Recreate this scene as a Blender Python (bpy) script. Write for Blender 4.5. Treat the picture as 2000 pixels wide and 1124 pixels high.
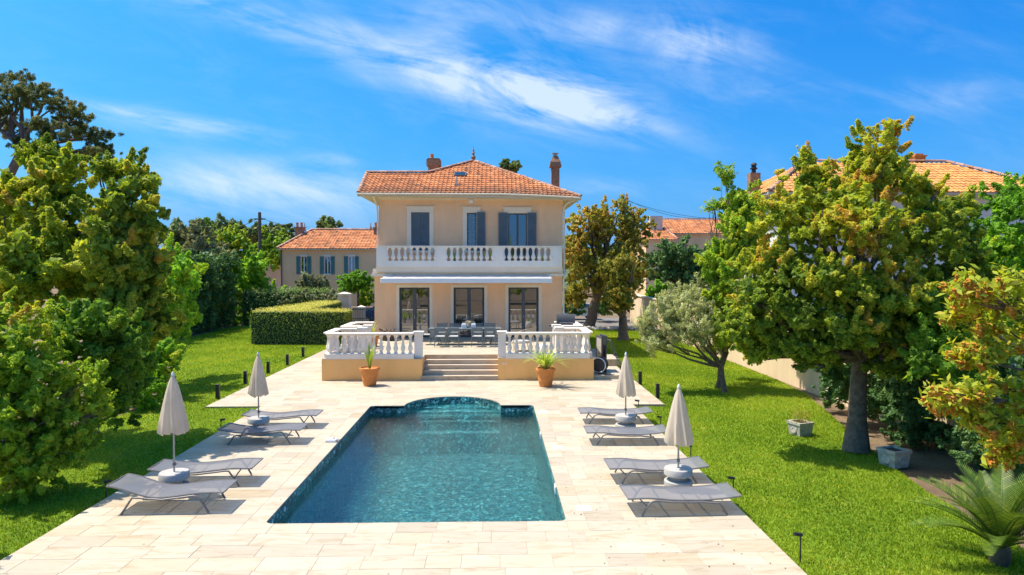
import bpy, math, random
import numpy as np
from mathutils import Vector, Matrix
random.seed(7)
rng = np.random.default_rng(11)
R = math.radians
scn = bpy.context.scene
for o in list(bpy.data.objects):
    bpy.data.objects.remove(o)

# ------------------------------------------------------------------ camera
F, CX, CY, H = 1333.0, 1000.0, 562.0, 4.3
YAW, PITCH = math.atan(35 / F), math.atan(37 / F)
cam_d = bpy.data.cameras.new('camera')
cam_d.sensor_width = 36.0
cam_d.lens = 36.0 * F / 2000.0
cam_d.clip_start, cam_d.clip_end = 0.1, 6000.0
cam = bpy.data.objects.new('camera', cam_d)
scn.collection.objects.link(cam)
cam.location = (0, 0, H)
cam.rotation_euler = (math.pi / 2 - PITCH, 0, -YAW)
scn.camera = cam
FW = Vector((math.sin(YAW) * math.cos(PITCH), math.cos(YAW) * math.cos(PITCH), -math.sin(PITCH)))
RT = Vector((math.cos(YAW), -math.sin(YAW), 0))
UP = RT.cross(FW)

def ray(px, py):
    return FW + RT * ((px - CX) / F) + UP * ((CY - py) / F)
def G(px, py, z=0.0):
    """point on the horizontal plane z seen at a photo pixel"""
    d = ray(px, py); t = (z - H) / d.z
    return Vector((d.x * t, d.y * t, z))
def AT(px, py, Y):
    """point on the vertical plane at depth Y seen at a photo pixel"""
    d = ray(px, py); t = Y / d.y
    return Vector((d.x * t, Y, H + d.z * t))

# ------------------------------------------------------------------ light
SUN = Vector((0.46, -0.12, -1.0)).normalized()          # direction the light travels
sl = bpy.data.lights.new('sun', 'SUN')
sl.energy = 3.9; sl.angle = R(0.53); sl.color = (1.0, 0.935, 0.82)
so = bpy.data.objects.new('sun', sl); scn.collection.objects.link(so)
so.rotation_euler = (-SUN).to_track_quat('Z', 'Y').to_euler()
so.location = (-20, 10, 40)

world = bpy.data.worlds.new('World'); scn.world = world; world.use_nodes = True
SKY_STRENGTH = 0.15
def build_world():
    nt = world.node_tree; nt.nodes.clear(); N = nt.nodes.new; K = nt.links.new
    out = N('ShaderNodeOutputWorld'); bg = N('ShaderNodeBackground'); K(bg.outputs[0], out.inputs[0])
    bg.inputs[1].default_value = SKY_STRENGTH
    sky = N('ShaderNodeTexSky'); sky.sky_type = 'NISHITA'; sky.sun_disc = False
    sky.sun_elevation = math.asin(-SUN.z)
    sky.sun_rotation = math.atan2(-SUN.x, -SUN.y)
    sky.altitude = 50; sky.air_density = 0.6; sky.dust_density = 3.6; sky.ozone_density = 3.0
    tc = N('ShaderNodeTexCoord'); sp = N('ShaderNodeSeparateXYZ'); K(tc.outputs['Generated'], sp.inputs[0])
    def M(op, a, b=None, clamp=False):
        n = N('ShaderNodeMath'); n.operation = op; n.use_clamp = clamp
        for i, v in enumerate((a, b)):
            if v is None: continue
            if isinstance(v, (int, float)): n.inputs[i].default_value = v
            else: K(v, n.inputs[i])
        return n.outputs[0]
    # film-like grade of the whole sky: deeper, more saturated blue
    sc = N('ShaderNodeSeparateColor'); K(sky.outputs[0], sc.inputs[0])
    g_ = [M('MULTIPLY', c, SKY_STRENGTH) for c in sc.outputs[:3]]
    r_ = M('MINIMUM', M('MULTIPLY', M('POWER', g_[0], 2.0), 0.36), g_[0])
    gg = M('MULTIPLY', g_[1], 0.66)
    b_ = M('MULTIPLY', M('POWER', g_[2], 0.5), 0.78)
    cc = N('ShaderNodeCombineColor')
    for i, c in enumerate((r_, gg, b_)): K(M('DIVIDE', c, SKY_STRENGTH), cc.inputs[i])
    hz = M('MULTIPLY', M('POWER', 2.718, M('MULTIPLY', M('ABSOLUTE', sp.outputs[2]), -11.0)), 0.85)
    hm = N('ShaderNodeMix'); hm.data_type = 'RGBA'
    K(hz, hm.inputs[0]); K(cc.outputs[0], hm.inputs[6]); hm.inputs[7].default_value = (1.15, 2.3, 3.9, 1)
    ay = M('MAXIMUM', M('ABSOLUTE', sp.outputs[1]), 0.08)
    tx = M('DIVIDE', sp.outputs[0], ay); tz = M('DIVIDE', sp.outputs[2], ay)
    # fibrous cirrus noise, drawn out along the wind
    cb = N('ShaderNodeCombineXYZ')
    ca, sa = math.cos(R(-14)), math.sin(R(-14))
    s_ = M('ADD', M('MULTIPLY', tx, ca), M('MULTIPLY', tz, sa)); t_ = M('SUBTRACT', M('MULTIPLY', tz, ca), M('MULTIPLY', tx, sa))
    K(M('MULTIPLY', s_, 2.2), cb.inputs[0]); K(M('MULTIPLY', t_, 11.0), cb.inputs[1])
    n1 = N('ShaderNodeTexNoise'); n1.inputs['Scale'].default_value = 1.6; n1.inputs['Detail'].default_value = 9
    n1.inputs['Roughness'].default_value = 0.62; n1.inputs['Distortion'].default_value = 0.6
    K(cb.outputs[0], n1.inputs['Vector'])
    n2 = N('ShaderNodeTexNoise'); n2.inputs['Scale'].default_value = 5.5; n2.inputs['Detail'].default_value = 8
    n2.inputs['Roughness'].default_value = 0.65; n2.inputs['Distortion'].default_value = 1.0
    cb2 = N('ShaderNodeCombineXYZ'); K(s_, cb2.inputs[0]); K(M('MULTIPLY', t_, 2.2), cb2.inputs[1]); K(cb2.outputs[0], n2.inputs['Vector'])
    fib = M('MULTIPLY', M('SUBTRACT', n1.outputs[0], 0.40), 4.0, True)
    puf = M('MULTIPLY', M('SUBTRACT', n2.outputs[0], 0.42), 4.4, True)
    both = M('ADD', M('MULTIPLY', fib, 0.62), M('MULTIPLY', puf, 0.38))
    def blob(px, py, lx, lt, ang, amp):
        x0, z0 = (px - 965) / F, (525 - py) / F
        c, s = math.cos(R(ang)), math.sin(R(ang))
        dx, dz = M('SUBTRACT', tx, x0), M('SUBTRACT', tz, z0)
        a = M('DIVIDE', M('ADD', M('MULTIPLY', dx, c), M('MULTIPLY', dz, s)), lx / F)
        b = M('DIVIDE', M('SUBTRACT', M('MULTIPLY', dz, c), M('MULTIPLY', dx, s)), lt / F)
        r2 = M('ADD', M('MULTIPLY', a, a), M('MULTIPLY', b, b))
        return M('MULTIPLY', M('POWER', 2.718, M('MULTIPLY', r2, -1.0)), amp)
    bl = [(640, 80, 300, 34, -14, 0.62), (960, 170, 240, 56, -14, 1.2), (1090, 190, 150, 46, -12, 1.8), (1215, 232, 80, 16, -14, 1.2),
          (420, 15, 220, 30, -16, 0.3), (980, 55, 240, 55, -8, 0.5), (1360, 85, 105, 50, -10, 1.15), (1170, 55, 60, 26, -10, 0.7),
          (380, 250, 150, 20, -6, 0.85), (300, 232, 110, 12, -10, 0.6), (560, 365, 230, 40, -8, 0.75), (420, 385, 300, 45, 0, 0.55),
          (1590, 185, 190, 22, -5, 0.35), (1880, 180, 120, 30, 0, 0.3), (620, 315, 90, 14, 0, 0.5), (1160, 368, 90, 20, 0, 0.4)]
    tot = None
    for b in bl:
        v = blob(*b); tot = v if tot is None else M('ADD', tot, v)
    cov = M('MULTIPLY', tot, both)
    veil = M('MULTIPLY', M('MULTIPLY', fib, puf), 0.10)
    fac = M('MULTIPLY', M('ADD', cov, veil), 1.0, True)
    fac = M('MULTIPLY', fac, 0.72)
    mx = N('ShaderNodeMix'); mx.data_type = 'RGBA'
    K(fac, mx.inputs[0]); K(hm.outputs[2], mx.inputs[6]); mx.inputs[7].default_value = (3.5, 3.9, 4.2, 1)
    K(mx.outputs[2], bg.inputs[0])
build_world()

vs = scn.view_settings
vs.view_transform = 'Standard'; vs.look = 'None'; vs.gamma = 1.0; vs.use_curve_mapping = False
vs.exposure = 0.80
scn.cycles.max_bounces = 7; scn.cycles.transparent_max_bounces = 24

# ------------------------------------------------------------------ helpers
class MB:
    def __init__(s): s.v = []; s.f = []; s.t = []
    def add(s, vs_, fs, tint=0.5):
        b = len(s.v); s.v.extend([tuple(p) for p in vs_]); s.f.extend([tuple(b + i for i in f) for f in fs]); s.t.extend([tint] * len(fs)); return s
    def box(s, x0, x1, y0, y1, z0, z1, tint=0.5):
        return s.add([(x0, y0, z0), (x1, y0, z0), (x1, y1, z0), (x0, y1, z0), (x0, y0, z1), (x1, y0, z1), (x1, y1, z1), (x0, y1, z1)],
                     [(0, 3, 2, 1), (4, 5, 6, 7), (0, 1, 5, 4), (1, 2, 6, 5), (2, 3, 7, 6), (3, 0, 4, 7)], tint)
    def bbox(s, x0, x1, y0, y1, z0, z1, b=0.01):
        """box with chamfered vertical and top edges"""
        pts = [(x0 + b, y0), (x1 - b, y0), (x1, y0 + b), (x1, y1 - b), (x1 - b, y1), (x0 + b, y1), (x0, y1 - b), (x0, y0 + b)]
        cx, cy = (x0 + x1) / 2, (y0 + y1) / 2
        ins = [(x + (b if x < cx else -b) * 0.9, y + (b if y < cy else -b) * 0.9) for x, y in pts]
        v = [(x, y, z0) for x, y in pts] + [(x, y, z1 - b) for x, y in pts] + [(x, y, z1) for x, y in ins]
        f = [tuple(range(7, -1, -1)), tuple(range(16, 24))]
        for k in (0, 8):
            for i in range(8): j = (i + 1) % 8; f.append((k + i, k + j, k + 8 + j, k + 8 + i))
        return s.add(v, f)
    def prism(s, poly, z0, z1, tint=0.5):
        n = len(poly)
        v = [(x, y, z0) for x, y in poly] + [(x, y, z1) for x, y in poly]
        f = [tuple(range(n - 1, -1, -1)), tuple(range(n, 2 * n))] + [(i, (i + 1) % n, n + (i + 1) % n, n + i) for i in range(n)]
        return s.add(v, f, tint)
    def lathe(s, prof, c=(0, 0, 0), seg=12, pleat=0, tint=0.5):
        v = []; f = []; n = len(prof)
        for r, z in prof:
            for k in range(seg):
                a = 2 * math.pi * k / seg
                rr = r * (1 + (pleat if k % 2 else -pleat))
                v.append((c[0] + rr * math.cos(a), c[1] + rr * math.sin(a), c[2] + z))
        for i in range(n - 1):
            for k in range(seg):
                j = (k + 1) % seg
                f.append((i * seg + k, i * seg + j, (i + 1) * seg + j, (i + 1) * seg + k))
        f.append(tuple(range(seg - 1, -1, -1))); f.append(tuple((n - 1) * seg + k for k in range(seg)))
        return s.add(v, f, tint)
    def tube(s, pts, rad, seg=8, tint=0.5, cap=True):
        pts = [Vector(p) for p in pts]; n = len(pts)
        if not hasattr(rad, '__len__'): rad = [rad] * n
        v = []; f = []
        up = Vector((0, 0, 1)); prev = None
        for i, p in enumerate(pts):
            d = (pts[min(i + 1, n - 1)] - pts[max(i - 1, 0)])
            d = d.normalized() if d.length > 1e-9 else Vector((0, 0, 1))
            if prev is None:
                a = d.cross(up)
                if a.length < 1e-3: a = d.cross(Vector((1, 0, 0)))
            else:
                a = prev - d * prev.dot(d)
                if a.length < 1e-4: a = d.cross(Vector((1, 0, 0)))
            a.normalize(); prev = a; b = d.cross(a)
            for k in range(seg):
                t = 2 * math.pi * k / seg
                v.append(p + (a * math.cos(t) + b * math.sin(t)) * rad[i])
        for i in range(n - 1):
            for k in range(seg):
                j = (k + 1) % seg
                f.append((i * seg + k, (i + 1) * seg + k, (i + 1) * seg + j, i * seg + j))
        if cap:
            f.append(tuple(range(seg))); f.append(tuple((n - 1) * seg + k for k in range(seg - 1, -1, -1)))
        return s.add(v, f, tint)
    def mesh(s, name, mat=None, smooth=None):
        me = bpy.data.meshes.new(name)
        me.from_pydata(s.v, [], s.f)
        at = me.attributes.new('tint', 'FLOAT', 'FACE'); at.data.foreach_set('value', np.array(s.t, dtype=np.float32))
        if mat: me.materials.append(mat)
        if smooth is not None:
            me.polygons.foreach_set('use_smooth', [True] * len(me.polygons))
            me.set_sharp_from_angle(angle=R(smooth))
        me.update(); return me
    def build(s, name, mat, parent=None, smooth=None, loc=None):
        return link(name, s.mesh(name, mat, smooth), parent, loc)

def link(name, me, parent=None, loc=None):
    o = bpy.data.objects.new(name, me); scn.collection.objects.link(o)
    if parent: o.parent = parent
    if loc is not None: o.location = loc
    return o
def tag(o, label=None, cat=None, group=None, kind=None):
    if label: o['label'] = label
    if cat: o['category'] = cat
    if group: o['group'] = group
    if kind: o['kind'] = kind
    return o
def empty(name, loc, rz=0.0, label=None, cat=None, group=None):
    o = bpy.data.objects.new(name, None); scn.collection.objects.link(o)
    o.empty_display_size = 0.2
    o.location = loc; o.rotation_euler = (0, 0, rz)
    return tag(o, label, cat, group)
def copy_tree(o, parent=None):
    c = o.copy(); scn.collection.objects.link(c); c.parent = parent
    for ch in list(o.children): copy_tree(ch, c)
    return c

# ------------------------------------------------------------------ materials
MATS = {}
def mat_new(name):
    m = bpy.data.materials.new(name); m.use_nodes = True; MATS[name] = m
    nt = m.node_tree
    return m, nt, nt.nodes['Principled BSDF'], nt.nodes.new, nt.links.new
def ramp(N, K, src, stops):
    r = N('ShaderNodeValToRGB'); e = r.color_ramp.elements
    while len(e) < len(stops): e.new(0.5)
    for i, (p, c) in enumerate(stops):
        e[i].position = p; e[i].color = (*c, 1)
    K(src, r.inputs[0]); return r.outputs[0]
def noise(N, K, scale, detail=5, rough=0.55, vec=None, dist=0.0):
    n = N('ShaderNodeTexNoise'); n.inputs['Scale'].default_value = scale; n.inputs['Detail'].default_value = detail
    n.inputs['Roughness'].default_value = rough; n.inputs['Distortion'].default_value = dist
    if vec is not None: K(vec, n.inputs['Vector'])
    return n.outputs[0]
def bump(N, K, h, strength, dist=0.01):
    b = N('ShaderNodeBump'); b.inputs['Strength'].default_value = strength; b.inputs['Distance'].default_value = dist
    K(h, b.inputs['Height']); return b.outputs[0]
def mixc(N, K, fac, a, b, mode='MIX'):
    m = N('ShaderNodeMix'); m.data_type = 'RGBA'; m.blend_type = mode
    for i, v in ((0, fac), (6, a), (7, b)):
        if isinstance(v, (int, float)): m.inputs[i].default_value = v
        elif isinstance(v, tuple): m.inputs[i].default_value = (*v, 1)
        else: K(v, m.inputs[i])
    return m.outputs[2]
def simple(name, col, rough=0.6, var=0.12, scale=6.0, metal=0.0, bmp=0.0, bscale=40.0, spec=0.5):
    m, nt, p, N, K = mat_new(name)
    g = N('ShaderNodeNewGeometry')
    n = noise(N, K, scale, 6, 0.6, g.outputs['Position'])
    lo = tuple(max(0, c * (1 - var)) for c in col); hi = tuple(min(1, c * (1 + var)) for c in col)
    K(ramp(N, K, n, [(0.3, lo), (0.7, hi)]), p.inputs['Base Color'])
    p.inputs['Roughness'].default_value = rough; p.inputs['Metallic'].default_value = metal
    p.inputs['Specular IOR Level'].default_value = spec
    if bmp:
        K(bump(N, K, noise(N, K, bscale, 4, 0.6, g.outputs['Position']), bmp, 0.01), p.inputs['Normal'])
    return m

def travertine(name, base=(0.485, 0.427, 0.335), attr=False):
    m, nt, p, N, K = mat_new(name)
    g = N('ShaderNodeNewGeometry'); oi = N('ShaderNodeObjectInfo')
    if attr:
        a = N('ShaderNodeAttribute'); a.attribute_name = 'tint'; rnd = a.outputs['Fac']
    else: rnd = oi.outputs['Random']
    vm = N('ShaderNodeVectorMath'); vm.operation = 'ADD'
    K(g.outputs['Position'], vm.inputs[0])
    cb = N('ShaderNodeCombineXYZ'); mm = N('ShaderNodeMath'); mm.operation = 'MULTIPLY'; mm.inputs[1].default_value = 90; K(rnd, mm.inputs[0])
    K(mm.outputs[0], cb.inputs[0]); K(mm.outputs[0], cb.inputs[2]); K(cb.outputs[0], vm.inputs[1])
    mp = N('ShaderNodeMapping'); mp.inputs['Scale'].default_value = (1.0, 3.4, 1.0); K(vm.outputs[0], mp.inputs[0])
    b = Vector(base)
    tone = ramp(N, K, rnd, [(0.0, tuple(b * 0.86)), (0.35, tuple(b * 0.97)), (0.7, tuple(b * 1.05)), (0.93, (base[0] * 1.0, base[1] * 0.98, base[2] * 0.94)), (1.0, (base[0] * 0.84, base[1] * 0.79, base[2] * 0.70))])
    veins = noise(N, K, 1.6, 8, 0.68, mp.outputs[0], 0.8)
    vein_c = ramp(N, K, veins, [(0.32, (0.78, 0.70, 0.60)), (0.48, (0.97, 0.95, 0.92)), (0.62, (1.0, 1.0, 1.0)), (0.8, (1.06, 1.05, 1.04))])
    c = mixc(N, K, 1.0, tone, vein_c, 'MULTIPLY')
    pits = noise(N, K, 38, 3, 0.7, mp.outputs[0])
    pit_c = ramp(N, K, pits, [(0.30, (0.62, 0.56, 0.48)), (0.37, (1, 1, 1))])
    c = mixc(N, K, 0.7, c, pit_c, 'MULTIPLY')
    K(c, p.inputs['Base Color']); p.inputs['Roughness'].default_value = 0.62; p.inputs['Specular IOR Level'].default_value = 0.3
    K(bump(N, K, pits, 0.15, 0.004), p.inputs['Normal'])
    return m
M_trav = travertine('travertine'); M_trav_a = travertine('travertine_field', attr=True)
M_step = travertine('travertine_step', (0.52, 0.43, 0.33))
M_joint = simple('mortar', (0.36, 0.31, 0.25), 0.9, 0.15)

def plaster(name, col, streak=0.1):
    m, nt, p, N, K = mat_new(name)
    g = N('ShaderNodeNewGeometry')
    big = noise(N, K, 0.7, 6, 0.6, g.outputs['Position'])
    mp = N('ShaderNodeMapping'); mp.inputs['Scale'].default_value = (1.3, 1.3, 0.3); K(g.outputs['Position'], mp.inputs[0])
    st = noise(N, K, 1.0, 6, 0.6, mp.outputs[0])
    c = ramp(N, K, big, [(0.3, tuple(x * 0.93 for x in col)), (0.7, tuple(min(1, x * 1.04) for x in col))])
    sc = ramp(N, K, st, [(0.3, (1 - streak, 1 - streak, 1 - streak * 1.1)), (0.6, (1, 1, 1))])
    K(mixc(N, K, 1.0, c, sc, 'MULTIPLY'), p.inputs['Base Color'])
    p.inputs['Roughness'].default_value = 0.9; p.inputs['Specular IOR Level'].default_value = 0.2
    K(bump(N, K, noise(N, K, 60, 4, 0.6, g.outputs['Position']), 0.25, 0.006), p.inputs['Normal'])
    return m
M_wall = plaster('plaster_peach', (0.95, 0.585, 0.345), 0.12)
M_twall = plaster('plaster_apricot', (0.94, 0.53, 0.20))
M_trim = plaster('trim_cream', (0.86, 0.72, 0.56), 0.06)
M_bwall = plaster('plaster_boundary', (0.78, 0.60, 0.40), 0.14)
M_pinkw = plaster('plaster_pink', (0.75, 0.58, 0.47), 0.1)
M_nwall = plaster('plaster_ochre', (0.92, 0.59, 0.33), 0.10)
M_white = plaster('white_paint', (0.86, 0.78, 0.69), 0.08)
M_whouse = plaster('white_render', (0.78, 0.75, 0.70), 0.12)
M_soffit = simple('soffit_paint', (0.62, 0.54, 0.42), 0.7, 0.05)
M_grey = simple('anthracite_aluminium', (0.075, 0.085, 0.095), 0.45, 0.1)
M_shut = simple('shutter_blue_grey', (0.10, 0.14, 0.17), 0.6, 0.12, 3)
M_gshut = simple('shutter_green', (0.13, 0.23, 0.19), 0.6, 0.12, 3)
M_black = simple('black_metal', (0.018, 0.018, 0.02), 0.5, 0.1)
M_alu = simple('taupe_aluminium', (0.17, 0.16, 0.155), 0.4, 0.08)
M_steel = simple('steel_pole', (0.42, 0.42, 0.43), 0.35, 0.05, metal=0.7)
M_conc = simple('concrete', (0.40, 0.39, 0.37), 0.85, 0.10, 9, bmp=0.2)
M_stone = simple('planter_stone', (0.42, 0.385, 0.33), 0.9, 0.3, 9, bmp=0.5)
M_bark = simple('bark', (0.145, 0.11, 0.08), 0.95, 0.45, 9, bmp=1.0, bscale=22)
M_bark_p = simple('pine_bark', (0.17, 0.125, 0.10), 0.95, 0.35, 5, bmp=0.8, bscale=15)
M_soil = simple('soil', (0.07, 0.05, 0.035), 0.95, 0.4, 12, bmp=0.6)
M_terra = simple('terracotta', (0.60, 0.225, 0.055), 0.8, 0.14, 7, bmp=0.1)
M_blue_pot = simple('blue_glaze', (0.05, 0.09, 0.22), 0.25, 0.15)
M_brick = simple('chimney_brick', (0.30, 0.17, 0.10), 0.9, 0.35, 7, bmp=0.5)
M_wood = simple('dark_wood', (0.10, 0.065, 0.04), 0.8, 0.3, 8)
M_pole = simple('pole_wood', (0.13, 0.10, 0.075), 0.9, 0.3, 4)
M_wicker = simple('wicker', (0.42, 0.34, 0.25), 0.8, 0.25, 30)
M_fermob = simple('storm_grey_metal', (0.13, 0.165, 0.18), 0.45, 0.08)
M_bbq = simple('grill_cover', (0.045, 0.048, 0.055), 0.5, 0.2)
M_white_pl = simple('white_plastic', (0.8, 0.8, 0.8), 0.4, 0.03)
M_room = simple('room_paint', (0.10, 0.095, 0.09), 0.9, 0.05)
M_asph = simple('asphalt', (0.16, 0.15, 0.145), 0.9, 0.2)
M_carblue = simple('car_paint_navy', (0.015, 0.035, 0.10), 0.2, 0.05)
M_carwhite = simple('car_paint_white', (0.75, 0.76, 0.78), 0.25, 0.03)
M_rubber = simple('rubber', (0.02, 0.02, 0.02), 0.8, 0.1)
M_litter = simple('dry_leaf', (0.12, 0.07, 0.035), 0.9, 0.4, 20)

def mix_shader(N, K, fac, a, b):
    s = N('ShaderNodeMixShader')
    if isinstance(fac, (int, float)): s.inputs[0].default_value = fac
    else: K(fac, s.inputs[0])
    K(a, s.inputs[1]); K(b, s.inputs[2]); return s.outputs[0]
def mat_fabric(name, col, see, trans=0.25, weave=0.0):
    m, nt, p, N, K = mat_new(name); out = nt.nodes['Material Output']
    g = N('ShaderNodeNewGeometry')
    n = noise(N, K, 3.0, 5, 0.6, g.outputs['Position'])
    c = ramp(N, K, n, [(0.3, tuple(x * 0.93 for x in col)), (0.7, tuple(x * 1.05 for x in col))])
    K(c, p.inputs['Base Color']); p.inputs['Roughness'].default_value = 0.75; p.inputs['Specular IOR Level'].default_value = 0.25
    t = N('ShaderNodeBsdfTranslucent'); K(c, t.inputs[0])
    s = mix_shader(N, K, trans, p.outputs[0], t.outputs[0])
    if see:
        tr = N('ShaderNodeBsdfTransparent'); s = mix_shader(N, K, see, s, tr.outputs[0])
    K(s, out.inputs[0]); return m
M_sling = mat_fabric('sling_mesh', (0.165, 0.172, 0.195), 0.16, 0.04)
M_parasol = mat_fabric('parasol_cloth', (0.80, 0.69, 0.56), 0.0, 0.42)
M_awning = mat_fabric('awning_cloth', (0.62, 0.60, 0.57), 0.0, 0.2)

def mat_glass(name, refl=0.2, tint=(0.55, 0.6, 0.6)):
    m, nt, p, N, K = mat_new(name); out = nt.nodes['Material Output']
    nt.nodes.remove(p)
    gl = N('ShaderNodeBsdfGlossy'); gl.inputs['Roughness'].default_value = 0.005; gl.inputs['Color'].default_value = (0.92, 0.95, 1, 1)
    tr = N('ShaderNodeBsdfTransparent'); tr.inputs[0].default_value = (*tint, 1)
    fr = N('ShaderNodeFresnel'); fr.inputs[0].default_value = 1.5
    ad = N('ShaderNodeMath'); ad.operation = 'ADD'; ad.use_clamp = True; ad.inputs[1].default_value = refl; K(fr.outputs[0], ad.inputs[0])
    K(mix_shader(N, K, ad.outputs[0], tr.outputs[0], gl.outputs[0]), out.inputs[0]); return m
M_glass = mat_glass('window_glass'); M_carglass = mat_glass('car_glass', 0.1, (0.15, 0.17, 0.18))

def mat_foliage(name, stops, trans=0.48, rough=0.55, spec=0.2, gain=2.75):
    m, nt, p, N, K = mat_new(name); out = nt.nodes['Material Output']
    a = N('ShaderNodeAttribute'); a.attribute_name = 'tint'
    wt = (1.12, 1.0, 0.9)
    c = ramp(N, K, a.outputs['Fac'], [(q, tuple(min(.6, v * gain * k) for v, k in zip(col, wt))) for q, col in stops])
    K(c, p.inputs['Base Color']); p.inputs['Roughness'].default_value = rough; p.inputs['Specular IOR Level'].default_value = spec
    t = N('ShaderNodeBsdfTranslucent')
    K(mixc(N, K, 1.0, c, (1.35, 1.25, 0.55), 'MULTIPLY'), t.inputs[0])
    K(mix_shader(N, K, trans, p.outputs[0], t.outputs[0]), out.inputs[0]); return m
L_oak = mat_foliage('leaf_oak', [(0.0, (0.035, 0.065, 0.012)), (0.35, (0.085, 0.135, 0.016)), (0.62, (0.17, 0.205, 0.022)), (0.82, (0.23, 0.20, 0.03)), (1.0, (0.24, 0.115, 0.03))])
L_oakg = mat_foliage('leaf_oak_green', [(0.0, (0.03, 0.07, 0.012)), (0.4, (0.075, 0.15, 0.016)), (0.75, (0.165, 0.245, 0.022)), (1.0, (0.24, 0.25, 0.03))])
L_oakd = mat_foliage('leaf_oak_olive', [(0.0, (0.035, 0.055, 0.015)), (0.4, (0.085, 0.105, 0.022)), (0.75, (0.15, 0.145, 0.03)), (1.0, (0.20, 0.14, 0.045))])
L_green = mat_foliage('leaf_bright', [(0.0, (0.035, 0.09, 0.012)), (0.5, (0.085, 0.19, 0.016)), (1.0, (0.19, 0.29, 0.025))])
L_dark = mat_foliage('leaf_dark', [(0.0, (0.018, 0.045, 0.016)), (0.5, (0.035, 0.08, 0.026)), (1.0, (0.075, 0.12, 0.04))], 0.25)
L_laurel = mat_foliage('leaf_laurel', [(0.0, (0.045, 0.095, 0.012)), (0.5, (0.11, 0.185, 0.016)), (0.9, (0.22, 0.265, 0.025)), (1.0, (0.25, 0.14, 0.035))])
L_olive = mat_foliage('leaf_olive', [(0.0, (0.07, 0.095, 0.05)), (0.5, (0.145, 0.175, 0.085)), (1.0, (0.25, 0.275, 0.14))], 0.3)
L_pine = mat_foliage('needles_pine', [(0.0, (0.022, 0.04, 0.015)), (0.5, (0.05, 0.07, 0.022)), (1.0, (0.105, 0.11, 0.03))], 0.2)
L_hedge = mat_foliage('leaf_hedge', [(0.0, (0.03, 0.065, 0.016)), (0.6, (0.075, 0.12, 0.022)), (0.86, (0.2, 0.2, 0.04)), (1.0, (0.34, 0.26, 0.07))], 0.3)
L_grey = mat_foliage('leaf_greyish', [(0.0, (0.035, 0.05, 0.028)), (0.6, (0.10, 0.12, 0.07)), (1.0, (0.24, 0.22, 0.15))], 0.3)
L_yucca = mat_foliage('leaf_yucca', [(0.0, (0.07, 0.13, 0.025)), (0.6, (0.16, 0.22, 0.045)), (1.0, (0.40, 0.36, 0.10))], 0.3)
L_cycad = mat_foliage('leaf_cycad', [(0.0, (0.03, 0.075, 0.012)), (0.6, (0.065, 0.125, 0.02)), (1.0, (0.17, 0.21, 0.035))], 0.25, 0.45, 0.3, 1.7)
L_catkin = mat_foliage('catkins', [(0.0, (0.20, 0.075, 0.014)), (1.0, (0.34, 0.14, 0.025))], 0.25, 0.8)
L_big = mat_foliage('leaf_big', [(0.0, (0.10, 0.17, 0.016)), (0.6, (0.19, 0.24, 0.022)), (1.0, (0.33, 0.22, 0.035))], gain=2.1)
L_far = mat_foliage('leaf_far', [(0.0, (0.03, 0.055, 0.022)), (0.5, (0.065, 0.095, 0.032)), (1.0, (0.12, 0.14, 0.045))], 0.25)
L_grass = mat_foliage('grass_blade', [(0.0, (0.065, 0.125, 0.010)), (0.5, (0.135, 0.225, 0.016)), (0.9, (0.24, 0.29, 0.03)), (1.0, (0.34, 0.33, 0.09))], 0.42, 0.6, 0.12, 1.6)

def mat_lawn():
    m, nt, p, N, K = mat_new('lawn')
    g = N('ShaderNodeNewGeometry')
    a = noise(N, K, 0.5, 6, 0.6, g.outputs['Position']); b = noise(N, K, 14, 6, 0.75, g.outputs['Position'])
    c1 = ramp(N, K, a, [(0.3, (0.12, 0.21, 0.012)), (0.55, (0.19, 0.29, 0.018)), (0.75, (0.31, 0.33, 0.035))])
    c2 = ramp(N, K, b, [(0.32, (0.45, 0.5, 0.4)), (0.5, (0.9, 0.95, 0.9)), (0.7, (1.25, 1.2, 1.2))])
    K(mixc(N, K, 1.0, c1, c2, 'MULTIPLY'), p.inputs['Base Color']); p.inputs['Roughness'].default_value = 0.9; p.inputs['Specular IOR Level'].default_value = 0.15
    K(bump(N, K, b, 0.9, 0.06), p.inputs['Normal']); return m
M_lawn = mat_lawn()
def mat_ground():
    m, nt, p, N, K = mat_new('ground_earth')
    g = N('ShaderNodeNewGeometry')
    a = noise(N, K, 0.8, 8, 0.65, g.outputs['Position']); b = noise(N, K, 26, 5, 0.7, g.outputs['Position'])
    c1 = ramp(N, K, a, [(0.3, (0.10, 0.07, 0.045)), (0.55, (0.20, 0.145, 0.09)), (0.72, (0.13, 0.13, 0.05))])
    c2 = ramp(N, K, b, [(0.3, (0.55, 0.5, 0.45)), (0.65, (1.25, 1.2, 1.1))])
    K(mixc(N, K, 1.0, c1, c2, 'MULTIPLY'), p.inputs['Base Color']); p.inputs['Roughness'].default_value = 0.95
    K(bump(N, K, b, 0.7, 0.04), p.inputs['Normal']); return m
M_ground = mat_ground()
def mat_tiles(name, stops):
    m, nt, p, N, K = mat_new(name)
    g = N('ShaderNodeNewGeometry'); a = N('ShaderNodeAttribute'); a.attribute_name = 'tint'
    c = ramp(N, K, a.outputs['Fac'], stops)
    n = noise(N, K, 2.2, 7, 0.65, g.outputs['Position'])
    c2 = ramp(N, K, n, [(0.28, (0.62, 0.58, 0.55)), (0.5, (1, 1, 1)), (0.8, (1.15, 1.12, 1.1))])
    K(mixc(N, K, 1.0, c, c2, 'MULTIPLY'), p.inputs['Base Color']); p.inputs['Roughness'].default_value = 0.85; return m
M_tile = mat_tiles('roof_tile', [(0.0, (0.12, 0.06, 0.035)), (0.3, (0.33, 0.12, 0.045)), (0.65, (0.52, 0.185, 0.06)), (1.0, (0.60, 0.29, 0.13))])
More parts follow.
